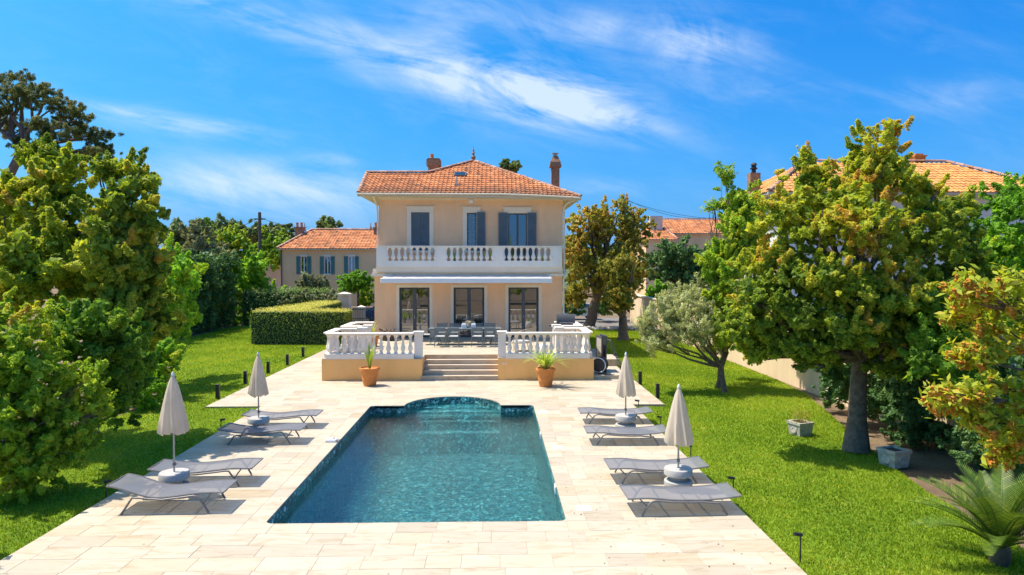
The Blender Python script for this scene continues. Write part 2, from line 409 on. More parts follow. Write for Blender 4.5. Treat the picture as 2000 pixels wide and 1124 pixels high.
M_tile2 = mat_tiles('roof_tile_orange', [(0.0, (0.36, 0.15, 0.05)), (0.5, (0.62, 0.27, 0.075)), (1.0, (0.70, 0.36, 0.12))])
M_ridge = mat_tiles('ridge_tile_clay', [(0.0, (0.32, 0.16, 0.10)), (1.0, (0.55, 0.34, 0.24))])

def mat_mosaic(name='pool_mosaic', gain=1.0):
    m, nt, p, N, K = mat_new(name)
    g = N('ShaderNodeNewGeometry')
    mp = N('ShaderNodeMapping'); K(g.outputs['Position'], mp.inputs[0]); mp.inputs['Location'].default_value = (0.013, 0.017, 0.011)
    v = N('ShaderNodeTexVoronoi'); v.distance = 'CHEBYCHEV'; v.inputs['Scale'].default_value = 20; v.inputs['Randomness'].default_value = 0.0
    K(mp.outputs[0], v.inputs['Vector'])
    sp = N('ShaderNodeSeparateColor'); K(v.outputs['Color'], sp.inputs[0])
    c = ramp(N, K, sp.outputs[0], [(0.0, (0.012, 0.055, 0.062)), (0.35, (0.03, 0.125, 0.135)), (0.6, (0.06, 0.20, 0.20)), (0.8, (0.13, 0.33, 0.32)), (0.93, (0.30, 0.50, 0.47)), (1.0, (0.05, 0.16, 0.22))])
    caustic_mottle = noise(N, K, 7.0, 4, 0.7, g.outputs['Position'], 0.4)  # mottle imitating caustic light specks, put into the mosaic colour
    c = mixc(N, K, 1.0, c, ramp(N, K, caustic_mottle, [(0.34, (0.3 * gain, 0.34 * gain, 0.38 * gain)), (0.5, (0.75 * gain, 0.77 * gain, 0.78 * gain)), (0.62, (2.6 * gain, 2.5 * gain, 2.4 * gain))]), 'MULTIPLY')
    K(c, p.inputs['Base Color']); p.inputs['Roughness'].default_value = 0.3; return m
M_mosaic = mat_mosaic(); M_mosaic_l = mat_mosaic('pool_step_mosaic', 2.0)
def mat_water():
    m, nt, p, N, K = mat_new('pool_water'); out = nt.nodes['Material Output']; nt.nodes.remove(p)
    g = N('ShaderNodeNewGeometry')
    mp = N('ShaderNodeMapping'); mp.inputs['Scale'].default_value = (1.0, 1.25, 1.0); K(g.outputs['Position'], mp.inputs[0])
    n1 = noise(N, K, 3.2, 3, 0.5, mp.outputs[0], 0.6); n2 = noise(N, K, 9.5, 3, 0.55, mp.outputs[0], 0.8)
    ad = N('ShaderNodeMath'); ad.operation = 'MULTIPLY_ADD'; ad.inputs[1].default_value = 0.38; K(n2, ad.inputs[0]); K(n1, ad.inputs[2])
    nb = bump(N, K, ad.outputs[0], 1.0, 0.09)
    nb2 = bump(N, K, ad.outputs[0], 0.5, 0.025)
    gl = N('ShaderNodeBsdfGlossy'); gl.inputs['Roughness'].default_value = 0.02; K(nb2, gl.inputs['Normal'])
    rf = N('ShaderNodeBsdfRefraction'); rf.inputs['IOR'].default_value = 1.33; rf.inputs['Roughness'].default_value = 0.0
    rf.inputs['Color'].default_value = (0.68, 0.93, 1.0, 1); K(nb, rf.inputs['Normal'])
    tr = N('ShaderNodeBsdfTransparent'); tr.inputs[0].default_value = (0.76, 0.95, 1.0, 1)
    fr = N('ShaderNodeFresnel'); fr.inputs[0].default_value = 1.33; K(nb2, fr.inputs['Normal'])
    body = mix_shader(N, K, 0.6, tr.outputs[0], rf.outputs[0])
    K(mix_shader(N, K, fr.outputs[0], body, gl.outputs[0]), out.inputs[0]); return m
M_water = mat_water()

# ------------------------------------------------------------------ the setting: ground, lawn, patio, pool
PX0, PX1, PY0, PY1 = -3.88, 1.24, 11.5, 21.4          # pool rectangle
ACX, AR = -1.31, 1.52                                  # semicircular Roman end
def ground():
    mb = MB(); Z = -0.09; B = 3000
    hx0, hx1, hy0, hy1 = PX0 - .35, PX1 + .35, PY0 - .35, PY1 + AR + .3
    q = lambda a, b, c, d: mb.add([(a, c, Z), (b, c, Z), (b, d, Z), (a, d, Z)], [(0, 1, 2, 3)])
    q(-B, hx0, -B, B); q(hx1, B, -B, B); q(hx0, hx1, -B, hy0); q(hx0, hx1, hy1, B)
    tag(mb.build('ground', M_ground), kind='structure', label='bare earth under the trees and beyond the garden')
ground()
LAWN_L = [(-7.3, -6), (-7.3, 21.5), (-9.05, 21.5), (-9.05, 36.5), (-6.9, 36.6), (-6.9, 47), (-13, 52.5), (-19.6, 52.5), (-19.2, 42), (-17, 37), (-12.3, 26), (-10.9, 22), (-11.6, 16), (-12.5, 8), (-12.5, -6)]
LAWN_R = [(4.3, -6), (8.2, -6), (7.9, 6), (8.15, 9.5), (8.45, 13.0), (8.9, 15.4), (9.9, 19.5), (10.8, 23.2), (11.05, 26), (11.05, 44), (9.5, 47.5), (6.2, 48), (4.1, 47), (4.1, 35), (5.45, 33), (5.45, 21.3), (4.3, 21.3)]
def flat(name, poly, z, mat, label):
    mb = MB(); n = len(poly); mb.add([(x, y, z) for x, y in poly], [tuple(range(n))])
    return tag(mb.build(name, mat), kind='structure', label=label)
flat('lawn', LAWN_L, -0.05, M_lawn, 'bright green lawn left of the pool patio')
flat('lawn', LAWN_R, -0.05, M_lawn, 'bright green lawn right of the pool patio')
flat('driveway', [(-11, 50.5), (-3, 50.5), (12, 52), (12, 60), (-14, 60)], -0.07, M_asph, 'grey driveway behind the villa gate')

def in_poly(P, poly):
    x, y = P[:, 0], P[:, 1]; ins = np.zeros(len(P), bool); n = len(poly); j = n - 1
    for i in range(n):
        xi, yi = poly[i]; xj, yj = poly[j]
        c = ((yi > y) != (yj > y)) & (x < (xj - xi) * (y - yi) / ((yj - yi) if yj != yi else 1e-9) + xi)
        ins ^= c; j = i
    return ins

def raw_mesh(name, V, Fq, tint, mat):
    """fast mesh from numpy: V (n,3), Fq (m,k) faces of k corners"""
    me = bpy.data.meshes.new(name); m, k = Fq.shape
    me.vertices.add(len(V)); me.vertices.foreach_set('co', V.astype(np.float32).ravel())
    me.loops.add(m * k); me.loops.foreach_set('vertex_index', Fq.astype(np.int32).ravel())
    me.polygons.add(m); me.polygons.foreach_set('loop_start', np.arange(0, m * k, k, dtype=np.int32))
    me.polygons.foreach_set('loop_total', np.full(m, k, dtype=np.int32))
    me.update(calc_edges=True)
    at = me.attributes.new('tint', 'FLOAT', 'FACE'); at.data.foreach_set('value', tint.astype(np.float32))
    me.materials.append(mat); return me

def grass(name, poly, n, z, label):
    xs = [p[0] for p in poly]; ys = [p[1] for p in poly]
    # more blades close to the camera
    y = 6.5 + (50 - 6.5) * rng.random(n * 5) ** 2.3
    x = rng.uniform(min(xs), max(xs), n * 5)
    P = np.stack([x, y], 1); ok = in_poly(P, poly) & (np.abs(x) < 0.9 * y + 1.5); P = P[ok][:n]; m = len(P)
    sc = 1 + np.clip(P[:, 1] - 10, 0, 40) * 0.03
    h = rng.uniform(0.018, 0.055, m) * (0.8 + 0.3 * sc); w = rng.uniform(0.006, 0.013, m) * sc
    a = rng.uniform(0, 2 * np.pi, m); lean = rng.uniform(0.1, 0.9, m) * h; la = rng.uniform(0, 2 * np.pi, m)
    B = np.stack([P[:, 0], P[:, 1], np.full(m, z)], 1)
    D = np.stack([np.cos(a) * w, np.sin(a) * w, np.zeros(m)], 1)
    T = B + np.stack([np.cos(la) * lean, np.sin(la) * lean, h], 1)
    V = np.concatenate([B - D, B + D, T]); Fq = np.stack([np.arange(m), np.arange(m) + m, np.arange(m) + 2 * m], 1)
    patch = 0.5 + 0.12 * np.sin(P[:, 0] * 2.7 + P[:, 1] * .8) * np.sin(P[:, 1] * 1.9 - P[:, 0]) + 0.24 * np.sin(P[:, 0] * 0.9 + 1.3 * np.sin(P[:, 1] * .45)) * np.sin(P[:, 1] * 0.6 + 0.7)
    t = np.clip(patch + rng.normal(0, 0.2, m), 0, 0.93); t[rng.random(m) < 0.012] = 1.0
    tag(link(name, raw_mesh(name, V, Fq, t, L_grass)), label, 'grass', kind='stuff')
grass('grass', LAWN_R, 190000, -0.05, 'short grass blades of the right hand lawn')
grass('grass', LAWN_L, 120000, -0.05, 'short grass blades of the left hand lawn')

# ---- patio of travertine slabs laid in rows
def patio():
    base = MB()
    XL, XR, XLW, XRW = -7.28, 4.4, -9.0, 5.4
    y_near, y_wide, y_far = PY0 - 0.45 * 18, 21.4, 36.5
    zb = -0.006
    base.box(XL, PX0 - .02, y_near, y_wide, -0.088, zb); base.box(PX1 + .02, XR, y_near, y_wide, -0.088, zb)
    base.box(PX0 - .02, PX1 + .02, y_near, PY0 - .02, -0.088, zb)
    h = AR + .02
    base.box(XLW, ACX - h, y_wide, y_far, -0.088, zb); base.box(ACX + h, XRW, y_wide, y_far, -0.088, zb)
    base.box(ACX - h, ACX + h, PY1 + h, y_far, -0.088, zb)
    # spandrels round the semicircle
    for sgn in (-1, 1):
        arc = [(ACX + sgn * h * math.cos(t), PY1 + h * math.sin(t)) for t in [math.pi / 2 * k / 10 for k in range(11)]]
        poly = arc + [(ACX + sgn * h, PY1 + h)]
        if sgn > 0: poly = poly[::1]
        base.prism(poly, -0.088, zb)
    P = tag(base.build('patio', M_joint), kind='structure', label='cream travertine paved patio around the pool')
    cands = []
    r = random.Random(5)
    row = 0; y = y_near; RR = AR + 0.36
    g = 0.004
    while y < 33.0:
        y1 = y + 0.45
        xl, xr = (XL, XR) if y < y_wide - .01 else (XLW, XRW)
        iv = []
        if y1 <= PY0 + .001 or y >= PY1 + RR: iv = [(xl, xr, None, None)]
        elif y < PY1 - .001: iv = [(xl, PX0 - .33, None, None), (PX1 + .33, xr, None, None)]
        else: iv = [(xl, None, None, 'c'), (None, xr, 'c', None)]
        if abs(y1 - PY0) < .01: iv = [(xl, PX0 - .33, None, None), (PX0 - .33, PX1 + .33, 1, 1), (PX1 + .33, xr, None, None)]
        for a, b, ca, cb_ in iv:
            hw = lambda yy: math.sqrt(max(0, RR * RR - (yy - PY1) ** 2))
            A = a if a is not None else ACX + hw(y) ; B = b if b is not None else ACX - hw(y)
            x = A; first = True
            while x < B - 1e-6:
                w = r.uniform(0.52, 0.98)
                if first: w *= r.uniform(0.45, 1.0)
                x1 = min(B, x + w)
                if B - x1 < 0.28: x1 = B
                le = (ca == 'c' and first); re = (cb_ == 'c' and x1 == B)
                cands.append((x, x1, y, y1, le, re)); x = x1; first = False
        y = y1; row += 1
    # coping slabs along the pool sides
    for sx0, sx1 in ((PX0 - .33, PX0 + .012), (PX1 - .012, PX1 + .33)):
        yy = PY0
        while yy < PY1 - .01:
            y2 = min(PY1, yy + r.uniform(.55, .8))
            if PY1 - y2 < .3: y2 = PY1
            cands.append((sx0, sx1, yy, y2, False, False)); yy = y2
    # coping beside the semicircle on the straight far edge is covered by rows: fill the gaps
    for x0, x1 in ((PX0 - .33, ACX - RR), (ACX + RR, PX1 + .33)):
        pass
    unit = MB().bbox(-.5, .5, -.5, .5, -.03, 0.0, 0.004).mesh('paving_slab', M_trav)
    hwf = lambda yy: math.sqrt(max(0, RR * RR - (yy - PY1) ** 2))
    vis = [c for c in cands if c[3] > 8.3]
    def dist(c):
        return c[2]
    order = sorted(vis, key=dist)
    far = MB(); cnt = 0
    for (x0, x1, y0, y1, le, re) in order:
        rnd = r.random()
        if le or re:
            N_ = 6
            ys = [y0 + g / 2 + (y1 - y0 - g) * k / (N_ - 1) for k in range(N_)]
            L = [(ACX + max(hwf(q), .003) if le else x0 + g / 2, q) for q in ys]
            Rr = [(ACX - max(hwf(q), .003) if re else x1 - g / 2, q) for q in ys]
            far.prism([p for p in Rr] + [p for p in reversed(L)], -.03, 0.0 + r.uniform(-.001, .001), rnd); continue
        if cnt < 290:
            o = link('paving_slab', unit, P, ((x0 + x1) / 2, (y0 + y1) / 2, r.uniform(-.0015, .0015)))
            o.scale = (x1 - x0 - g, y1 - y0 - g, 1); cnt += 1
        else:
            far.box(x0 + g / 2, x1 - g / 2, y0 + g / 2, y1 - g / 2, -.03, r.uniform(-.0012, .0012), rnd)
    o = far.build('far_paving', M_trav_a, P); o['kind'] = 'stuff'
    # wedge coping round the Roman end
    nst = 9
    for k in range(nst):
        a0, a1 = math.pi * k / nst + .004, math.pi * (k + 1) / nst - .004
        pts = [(ACX + (AR - .012) * math.cos(a0 + (a1 - a0) * i / 4), PY1 + (AR - .012) * math.sin(a0 + (a1 - a0) * i / 4)) for i in range(5)]
        pts += [(ACX + (RR - .004) * math.cos(a1 - (a1 - a0) * i / 4), PY1 + (RR - .004) * math.sin(a1 - (a1 - a0) * i / 4)) for i in range(5)]
        MB().prism(pts[::-1], -.03, 0.001).build('coping_stone', M_trav, P)
patio()

# ---- pool
def pool():
    mb = MB(); WD = 0.22
    zf = lambda y: -2.3 + 0.85 * (y - PY0) / (PY1 - PY0)
    zt = -0.03
    # walls
    def wall(a, b):
        (xa, ya), (xb, yb) = a, b
        mb.add([(xa, ya, zt), (xb, yb, zt), (xb, yb, -2.1), (xa, ya, -2.5)], [(0, 1, 2, 3)])
    rc = 0.14
    outline = []
    def corner(cx, cy, a0, a1):
        for k in range(6):
            t = a0 + (a1 - a0) * k / 5; outline.append((cx + rc * math.cos(t), cy + rc * math.sin(t)))
    corner(PX0 + rc, PY0 + rc, -math.pi / 2, -math.pi); corner(PX0 + rc, PY1 - rc, math.pi, math.pi / 2)
    for k in range(0, 25):
        t = math.pi - math.pi * k / 24; outline.append((ACX + AR * math.cos(t), PY1 + AR * math.sin(t)))
    corner(PX1 - rc, PY1 - rc, math.pi / 2, 0); corner(PX1 - rc, PY0 + rc, 0, -math.pi / 2)
    n = len(outline)
    PAT = bpy.data.objects['patio']
    for (qx, qy, cx, cy, a0, a1) in ((PX0, PY0, PX0 + rc, PY0 + rc, -math.pi / 2, -math.pi), (PX0, PY1, PX0 + rc, PY1 - rc, math.pi, math.pi / 2),
                                     (PX1, PY1, PX1 - rc, PY1 - rc, math.pi / 2, 0), (PX1, PY0, PX1 - rc, PY0 + rc, 0, -math.pi / 2)):
        MB().prism([(cx + (rc - .004) * math.cos(a0 + (a1 - a0) * k / 5), cy + (rc - .004) * math.sin(a0 + (a1 - a0) * k / 5)) for k in range(6)] + [(qx, qy)], -.031, -.002).build('coping_corner', M_trav, PAT)
    for i in range(n): wall(outline[i], outline[(i + 1) % n])
    mb.add([(PX0, PY0, zf(PY0)), (PX1, PY0, zf(PY0)), (PX1, PY1 + AR, zf(PY1)), (PX0, PY1 + AR, zf(PY1))], [(0, 1, 2, 3)])
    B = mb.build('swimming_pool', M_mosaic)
    tag(B, kind='structure', label='rectangular pool basin of dark green mosaic with a rounded far end')
    for i, (rr, z) in enumerate(((1.50, -.92), (1.50, -.64), (1.50, -0.38))):
        m = MB(); back = i * 0.36
        pts = []
        yb = PY1 + 0.12 + back
        for k in range(21):
            t = math.pi * k / 20
            x, y = ACX + rr * math.cos(t), PY1 + rr * math.sin(t)
            if y >= yb: pts.append((x, y))
        xe = math.sqrt(max(0, rr * rr - (yb - PY1) ** 2)); pts = [(ACX + xe, yb)] + pts + [(ACX - xe, yb)]
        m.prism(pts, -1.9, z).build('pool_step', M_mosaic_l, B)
    wm = MB(); wm.add([(x, y, -WD) for x, y in outline[::-1]], [tuple(range(n))])
    tag(wm.build('pool_water', M_water), kind='structure', label='rippled teal water filling the pool')
    # return jets and lamps on the side walls
    for (y, z) in ((12.6, -.14), (16.5, -.14)):
        MB().lathe([(0.0, 0), (0.045, 0.0), (0.05, .012), (0.03, .02)], (0, 0, 0), 12).build('return_inlet', M_white_pl, B, loc=(PX0 + .001, y, z)).rotation_euler = (0, R(90), 0)
    for (y, z) in ((13.6, -.12), (18.0, -.12)):
        MB().box(-.02, 0.0, -.11, .11, -.075, .075).box(-.026, -.02, -.08, .08, -.05, .05).build('skimmer_mouth', M_white_pl, B, loc=(PX1 - .001, y, z - .01))
pool()

# ------------------------------------------------------------------ architecture helpers
def wall_open(mb, x0, x1, z0, z1, y0, y1, ops):
    """front wall slab with rectangular openings (ax, bx, az, bz)"""
    xs = sorted({x0, x1, *[v for o in ops for v in o[:2]]}); zs = sorted({z0, z1, *[v for o in ops for v in o[2:]]})
    for i in range(len(xs) - 1):
        run = None
        for k in range(len(zs) - 1):
            mx, mz = (xs[i] + xs[i + 1]) / 2, (zs[k] + zs[k + 1]) / 2
            hole = any(o[0] < mx < o[1] and o[2] < mz < o[3] for o in ops)
            if hole:
                if run is not None: mb.box(xs[i], xs[i + 1], y0, y1, run, zs[k]); run = None
            elif run is None: run = zs[k]
        if run is not None: mb.box(xs[i], xs[i + 1], y0, y1, run, zs[-1])
    return mb

def tile_plane(mb, poly3, tw=0.22, th=0.31, r=None, tint_f=None, seg=4):
    """interlocking clay tiles laid on a roof plane; poly3[0]->poly3[1] is the eaves"""
    r = r or random.Random(3)
    O = Vector(poly3[0]); U = (Vector(poly3[1]) - O).normalized()
    nrm = None
    for p in poly3[2:]:
        c = U.cross(Vector(p) - O)
        if c.length > 0.3: nrm = c.normalized(); break
    if nrm.z < 0: nrm = -nrm
    V = nrm.cross(U).normalized()
    if V.z < 0: V = -V
    uv = [((Vector(p) - O).dot(U), (Vector(p) - O).dot(V)) for p in poly3]
    umin, umax = min(a for a, b in uv), max(a for a, b in uv); vmax = max(b for a, b in uv)
    rows = int(vmax / th) + 1
    centres = []
    for j in range(rows):
        off = 0.0
        for i in range(int((umax - umin) / tw) + 2):
            centres.append((umin + off + (i) * tw, j * th + th * .4, j))
    P = np.array([(a, b) for a, b, _ in centres]); ok = in_poly(P, uv)
    prof = [(-.5, .012), (-.22, .052), (.02, .014), (.26, .006), (.5, .012)]
    for (a, b, j), k in zip(centres, ok):
        if not k: continue
        dz = r.uniform(-.006, .006); v0, v1 = b - th * .5, b + th * .62
        top = [O + U * (a + px * tw) + V * v1 + nrm * (pz * .8 + dz) for px, pz in prof]
        bot = [O + U * (a + px * tw) + V * v0 + nrm * (pz + .03 + dz) for px, pz in prof]
        lip = [O + U * (a + px * tw) + V * v0 + nrm * (-.005) for px, pz in prof]
        fs = [(i, i + 1, 5 + i + 1, 5 + i) for i in range(4)] + [(5 + i, 5 + i + 1, 10 + i + 1, 10 + i) for i in range(4)]
        t = r.uniform(.3, .8) if r.random() > .12 else r.uniform(.05, 1)
        if tint_f: t = tint_f(t, j, rows, r)
        mb.add(top + bot + lip, fs, t)

def ridge_tiles(parent, a, b, mat, n, rad=0.11, joined=False):
    a, b = Vector(a), Vector(b); d = (b - a); L = d.length; d.normalize()
    side = d.cross(Vector((0, 0, 1))).normalized(); up = side.cross(d)
    J = MB()
    for k in range(n):
        m = MB(); v = []
        p0 = a + d * (L * k / n - .03); p1 = a + d * (L * (k + 1) / n)
        for p, rr in ((p0, rad * 1.12), (p1, rad * .92)):
            for q in range(6):
                t = math.pi * q / 5; v.append(p + side * (rr * math.cos(t)) + up * (rr * math.sin(t) * .8))
        fs = [(q, q + 1, 6 + q + 1, 6 + q) for q in range(5)] + [(0, 5, 4, 3, 2, 1), (6, 7, 8, 9, 10, 11)]
        (J if joined else m).add(v, fs, random.random())
        if not joined: m.build('ridge_tile', mat, parent)
    if joined:
        o = J.build('ridge_tiles', mat, parent); o['kind'] = 'stuff'

def baluster_mesh(name, h, r, mat):
    p = [(.8, 0), (.8, .06), (.55, .08), (.62, .13), (.98, .24), (.95, .32), (.62, .48), (.44, .66), (.5, .78), (.42, .80), (.6, .84), (.5, .87), (.82, .92), (.82, 1.0)]
    return MB().lathe([(a * r, b * h) for a, b in p], seg=8).mesh(name, mat, 60)

def shutter(mb, x0, x1, y, z0, z1, t=.06, rails=True, slats=0):
    fr = .07
    mb.box(x0, x0 + fr, y - t, y, z0, z1); mb.box(x1 - fr, x1, y - t, y, z0, z1)
    for z in (z0, (z0 + z1) / 2 - fr / 2, z1 - fr): mb.box(x0 + fr, x1 - fr, y - t + .002, y, z, z + fr)
    if slats:
        n = int((z1 - z0) / slats)
        for k in range(n):
            z = z0 + fr + (z1 - z0 - 2 * fr) * k / n
            mb.add([(x0 + fr, y - t + .008, z), (x1 - fr, y - t + .008, z), (x1 - fr, y - .008, z + slats), (x0 + fr, y - .008, z + slats)], [(0, 1, 2, 3)])
    else:
        mb.box(x0 + fr, x1 - fr, y - t * .2, y - .004, z0 + fr, z1 - fr)
        w = x1 - x0 - 2 * fr
        for k in range(1, 3): mb.box(x0 + fr + w * k / 3 - .012, x0 + fr + w * k / 3 + .012, y - t * .6, y - t * .2, z0 + fr, z1 - fr)

# ------------------------------------------------------------------ villa
TZ = 0.85                                             # terrace floor
GY, UY = 33.6, 34.75                                   # ground floor front, upper floor front
VX0, VX1, UX0, UX1 = -5.86, 3.36, -5.82, 3.50
VB = 42.8
def villa():
    V = empty('villa', ((VX0 + VX1) / 2, 38, 0), 0, 'two storey peach villa with hipped red tile roof and white balustraded balcony behind the pool', 'house')
    V.location = (0, 0, 0)
    DT, DB = AT(810, 562, GY).z, TZ + .06
    doors = [(780, 839), (886, 946), (993, 1052)]
    dx = [(AT(a, 600, GY).x, AT(b, 600, GY).x) for a, b in doors]
    m = MB()
    wall_open(m, VX0, VX1, 0, 4.05, GY, GY + .35, [(a, b, DB, DT) for a, b in dx])
    m.box(VX0, VX0 + .35, GY + .35, VB, 0, 4.05); m.box(VX1 - .35, VX1, GY + .35, VB, 0, 4.05); m.box(VX0 + .35, VX1 - .35, VB - .35, VB, 0, 4.05)
    WT = AT(820, 415, UY).z; WS = 5.22
    w1 = (AT(803, 450, UY).x, AT(839, 450, UY).x, WS, WT)
    w2 = (AT(912, 450, UY).x, AT(930.5, 450, UY).x, WS, WT - .02)
    w3 = (AT(992.5, 450, UY).x, AT(1029.5, 450, UY).x, 4.36, WT - .04)
    m2 = MB()
    ZW = 7.98
    wall_open(m2, UX0, UX1, 4.3, ZW, UY, UY + .35, [w1, w2, w3])
    m2.box(UX0, UX0 + .35, UY + .35, VB, 4.05, ZW); m2.box(UX1 - .35, UX1, UY + .35, VB, 4.05, ZW); m2.box(UX0 + .35, UX1 - .35, VB - .35, VB, 4.05, ZW)
    m.build('wall', M_wall, V); m2.build('upper_wall', M_wall, V)
    # floors inside, dark rooms
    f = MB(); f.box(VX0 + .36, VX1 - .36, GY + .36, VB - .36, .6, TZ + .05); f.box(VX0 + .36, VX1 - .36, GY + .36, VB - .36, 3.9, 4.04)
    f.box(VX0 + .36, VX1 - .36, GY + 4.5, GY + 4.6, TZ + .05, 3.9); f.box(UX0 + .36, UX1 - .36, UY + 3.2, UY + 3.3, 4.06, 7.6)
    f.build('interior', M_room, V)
    # slab, beam and cornice under the balcony
    BY = 33.25
    bx0, bx1 = AT(735, 500, BY).x, AT(1097.5, 500, BY).x
    z_pt, z_pb = AT(900, 480.5, BY).z, AT(900, 522, BY).z
    s = MB(); s.box(VX0 - .06, VX1 + .02, GY - .16, UY - .002, 4.06, 4.30); s.box(bx0 - .03, bx1 + .03, BY + .06, GY - .162, 4.14, z_pb - .002)
    s.box(VX0 - .12, bx0 + .75, GY - .22, GY - .002, 3.92, 4.055); s.box(bx1 - .72, VX1 + .06, GY - .22, GY - .002, 3.92, 4.055); s.box(bx0 + .752, bx1 - .722, GY - .12, GY - .002, 3.97, 4.055)
    s.build('balcony_slab', M_trim, V)
    par = MB(); zo0, zo1 = AT(900, 510, BY).z, AT(900, 484, BY).z
    par.box(bx0, bx1, BY, BY + .16, z_pb, zo0); par.box(bx0 - .03, bx1 + .03, BY - .03, BY + .19, zo1 + .035, z_pt); par.box(bx0, bx1, BY, BY + .16, zo1, zo1 + .033)
    pan = [(AT(a, 500, BY).x, AT(b, 500, BY).x) for a, b in ((755, 851), (870, 963.5), (983, 1077.5))]
    ed = [bx0] + [v for p in pan for v in p] + [bx1]
    for k in range(0, 8, 2): par.box(ed[k], ed[k + 1], BY, BY + .16, zo0 + .001, zo1 - .001)
    for x in (bx0, bx1 - .16):
        par.box(x, x + .16, BY + .161, UY - .003, z_pb, zo0); par.box(x - .03, x + .19, BY + .191, UY - .003, zo1 + .035, z_pt)
    pr = par.build('balcony_parapet', M_white, V)
    bm = baluster_mesh('balcony_baluster', zo1 - zo0, .115, M_white)
    for a, b in pan:
        for k in range(9): link('balcony_baluster', bm, V, (a + .01 + (b - a - .02) * k / 8, BY + .08, zo0))
    for x in (bx0 + .08, bx1 - .08):
        for k in range(5): link('balcony_baluster', bm, V, (x, BY + .35 + k * .26, zo0))
    # ground floor glazed doors
    for (a, b) in dx:
        d = MB(); t = .075; y = GY + .12; md = (a + b) / 2
        d.box(a, a + t, y, y + .07, DB, DT); d.box(b - t, b, y, y + .07, DB, DT); d.box(a + t, b - t, y, y + .07, DT - t, DT); d.box(a + t, b - t, y, y + .07, DB, DB + .09)
        d.box(md - .085, md + .085, y - .012, y + .068, DB + .09, DT - t)
        for q in (a + t, b - t - .03): d.box(q, q + .03, y + .01, y + .06, DB + .09, DT - t)
        D = d.build('glazed_door', M_grey, V)
        for p, q in ((a + t, md - .085), (md + .085, b - t)):
            MB().add([(p, y + .035, DB + .09), (q, y + .035, DB + .09), (q, y + .035, DT - t), (p, y + .035, DT - t)], [(0, 1, 2, 3)]).build('pane', M_glass, D)
            MB().box(p, q, y + .028, y + .03, (DB + DT) / 2 + .55, (DB + DT) / 2 + .575).build('glazing_bar', M_grey, D)
        MB().box(md - .02, md + .0, y - .06, y - .012, 1.85, 1.99).build('handle', M_steel, D)
        tr = MB(); k = .15
        tr.box(a - k, a, GY - .02, GY + .12, DB, DT + k); tr.box(b, b + k, GY - .02, GY + .12, DB, DT + k); tr.box(a, b, GY - .02, GY + .12, DT, DT + k)
        tr.build('door_surround', M_trim, V)
        MB().box(a - .1, b + .1, GY - .16, GY + .12, TZ + .002, DB).build('door_sill', M_step, V)
    # upper windows
    def surround(w, side=True, ear=True):
        a, b, z0, z1 = w; k = .21; t = MB()
        t.box(a - k, b + k, UY - .05, UY - .001, z1, z1 + .27)
        t.box(a - k - .05, b + k + .05, UY - .07, UY - .001, z1 + .272, z1 + .31)
        if side:
            for q0, q1 in ((a - k, a), (b, b + k)): t.box(q0, q1, UY - .035, UY - .001, z0, z1 - .001)
            for q0, q1 in ((a - k - .05, a - k), (b + k, b + k + .05)): t.box(q0, q1, UY - .03, UY - .001, z1 - .36, z1 - .26)
        t.build('window_surround', M_trim, V)
    surround(w1); surround((w2[0], w2[1] + .0, w2[2], w2[3])); surround(w3)
    for w in (w1, w2): MB().box(w[0] - .2, w[1] + .2, UY - .1, UY + .1, w[2] - .12, w[2] - .001).build('window_sill', M_trim, V)
    def window(w, leaves, grille=False):
        a, b, z0, z1 = w; y = UY + .1; t = .06; d = MB()
        d.box(a, a + t, y, y + .06, z0, z1); d.box(b - t, b, y, y + .06, z0, z1); d.box(a + t, b - t, y, y + .06, z1 - t, z1); d.box(a + t, b - t, y, y + .06, z0, z0 + t)
        if leaves == 2: d.box((a + b) / 2 - .05, (a + b) / 2 + .05, y - .008, y + .058, z0 + t, z1 - t)
        W = d.build('window', M_grey, V)
        MB().add([(a + t, y + .03, z0 + t), (b - t, y + .03, z0 + t), (b - t, y + .03, z1 - t), (a + t, y + .03, z1 - t)], [(0, 1, 2, 3)]).build('pane', M_glass, W)
        if grille:
            g = MB()
            for k in range(1, 3): x = a + (b - a) * k / 3; g.tube([(x, y - .05, z0), (x, y - .05, z1)], .009, 5)
            for k in range(1, 8): z = z0 + (z1 - z0) * k / 8; g.tube([(a, y - .05, z), (b, y - .05, z)], .008, 5)
            g.build('grille', M_steel, W)
        return W
    window(w2, 1, True); window(w3, 2)
    md = (w1[0] + w1[1]) / 2
    for a, b in ((w1[0] + .005, md - .012), (md + .012, w1[1] - .005)):
        q = MB(); shutter(q, a, b, UY + .05, w1[2] + .01, w1[3] - .01); q.build('shutter', M_shut, V)
    wd = AT(948, 450, UY).x
    q = MB(); shutter(q, w2[1] + .02, wd, UY - .052, w2[2] - .02, w2[3] + .03); q.build('shutter', M_shut, V)
    for a, b in ((AT(973.5, 450, UY).x, w3[0] - .01), (w3[1] + .01, AT(1047.5, 450, UY).x)):
        q = MB(); shutter(q, a, b, UY - .052, w3[2] + .02, w3[3] + .02); q.build('shutter', M_shut, V)
    # ---- roof
    A, B = Vector((-6.72, 34.0, 8.03)), Vector((4.30, 34.0, 7.86))
    R0, R1, AP = Vector((-6.78, 36.75, 9.38)), Vector((-3.50, 36.75, 9.40)), Vector((-1.16, 38.7, 10.33))
    C, E, Fp = Vector((4.30, 43.6, 7.95)), Vector((-6.72, 43.6, 8.03)), Vector((-6.72, 39.5, 8.03))
    rf = MB(); rf.add([A, B, AP, R1, R0, C, E, Fp], [(0, 1, 2), (0, 2, 3, 4), (1, 5, 2), (5, 6, 2), (6, 7, 3, 2), (7, 4, 3), (0, 4, 7)])
    sf = [p - Vector((0, 0, .10)) for p in (A, B, C, E)]
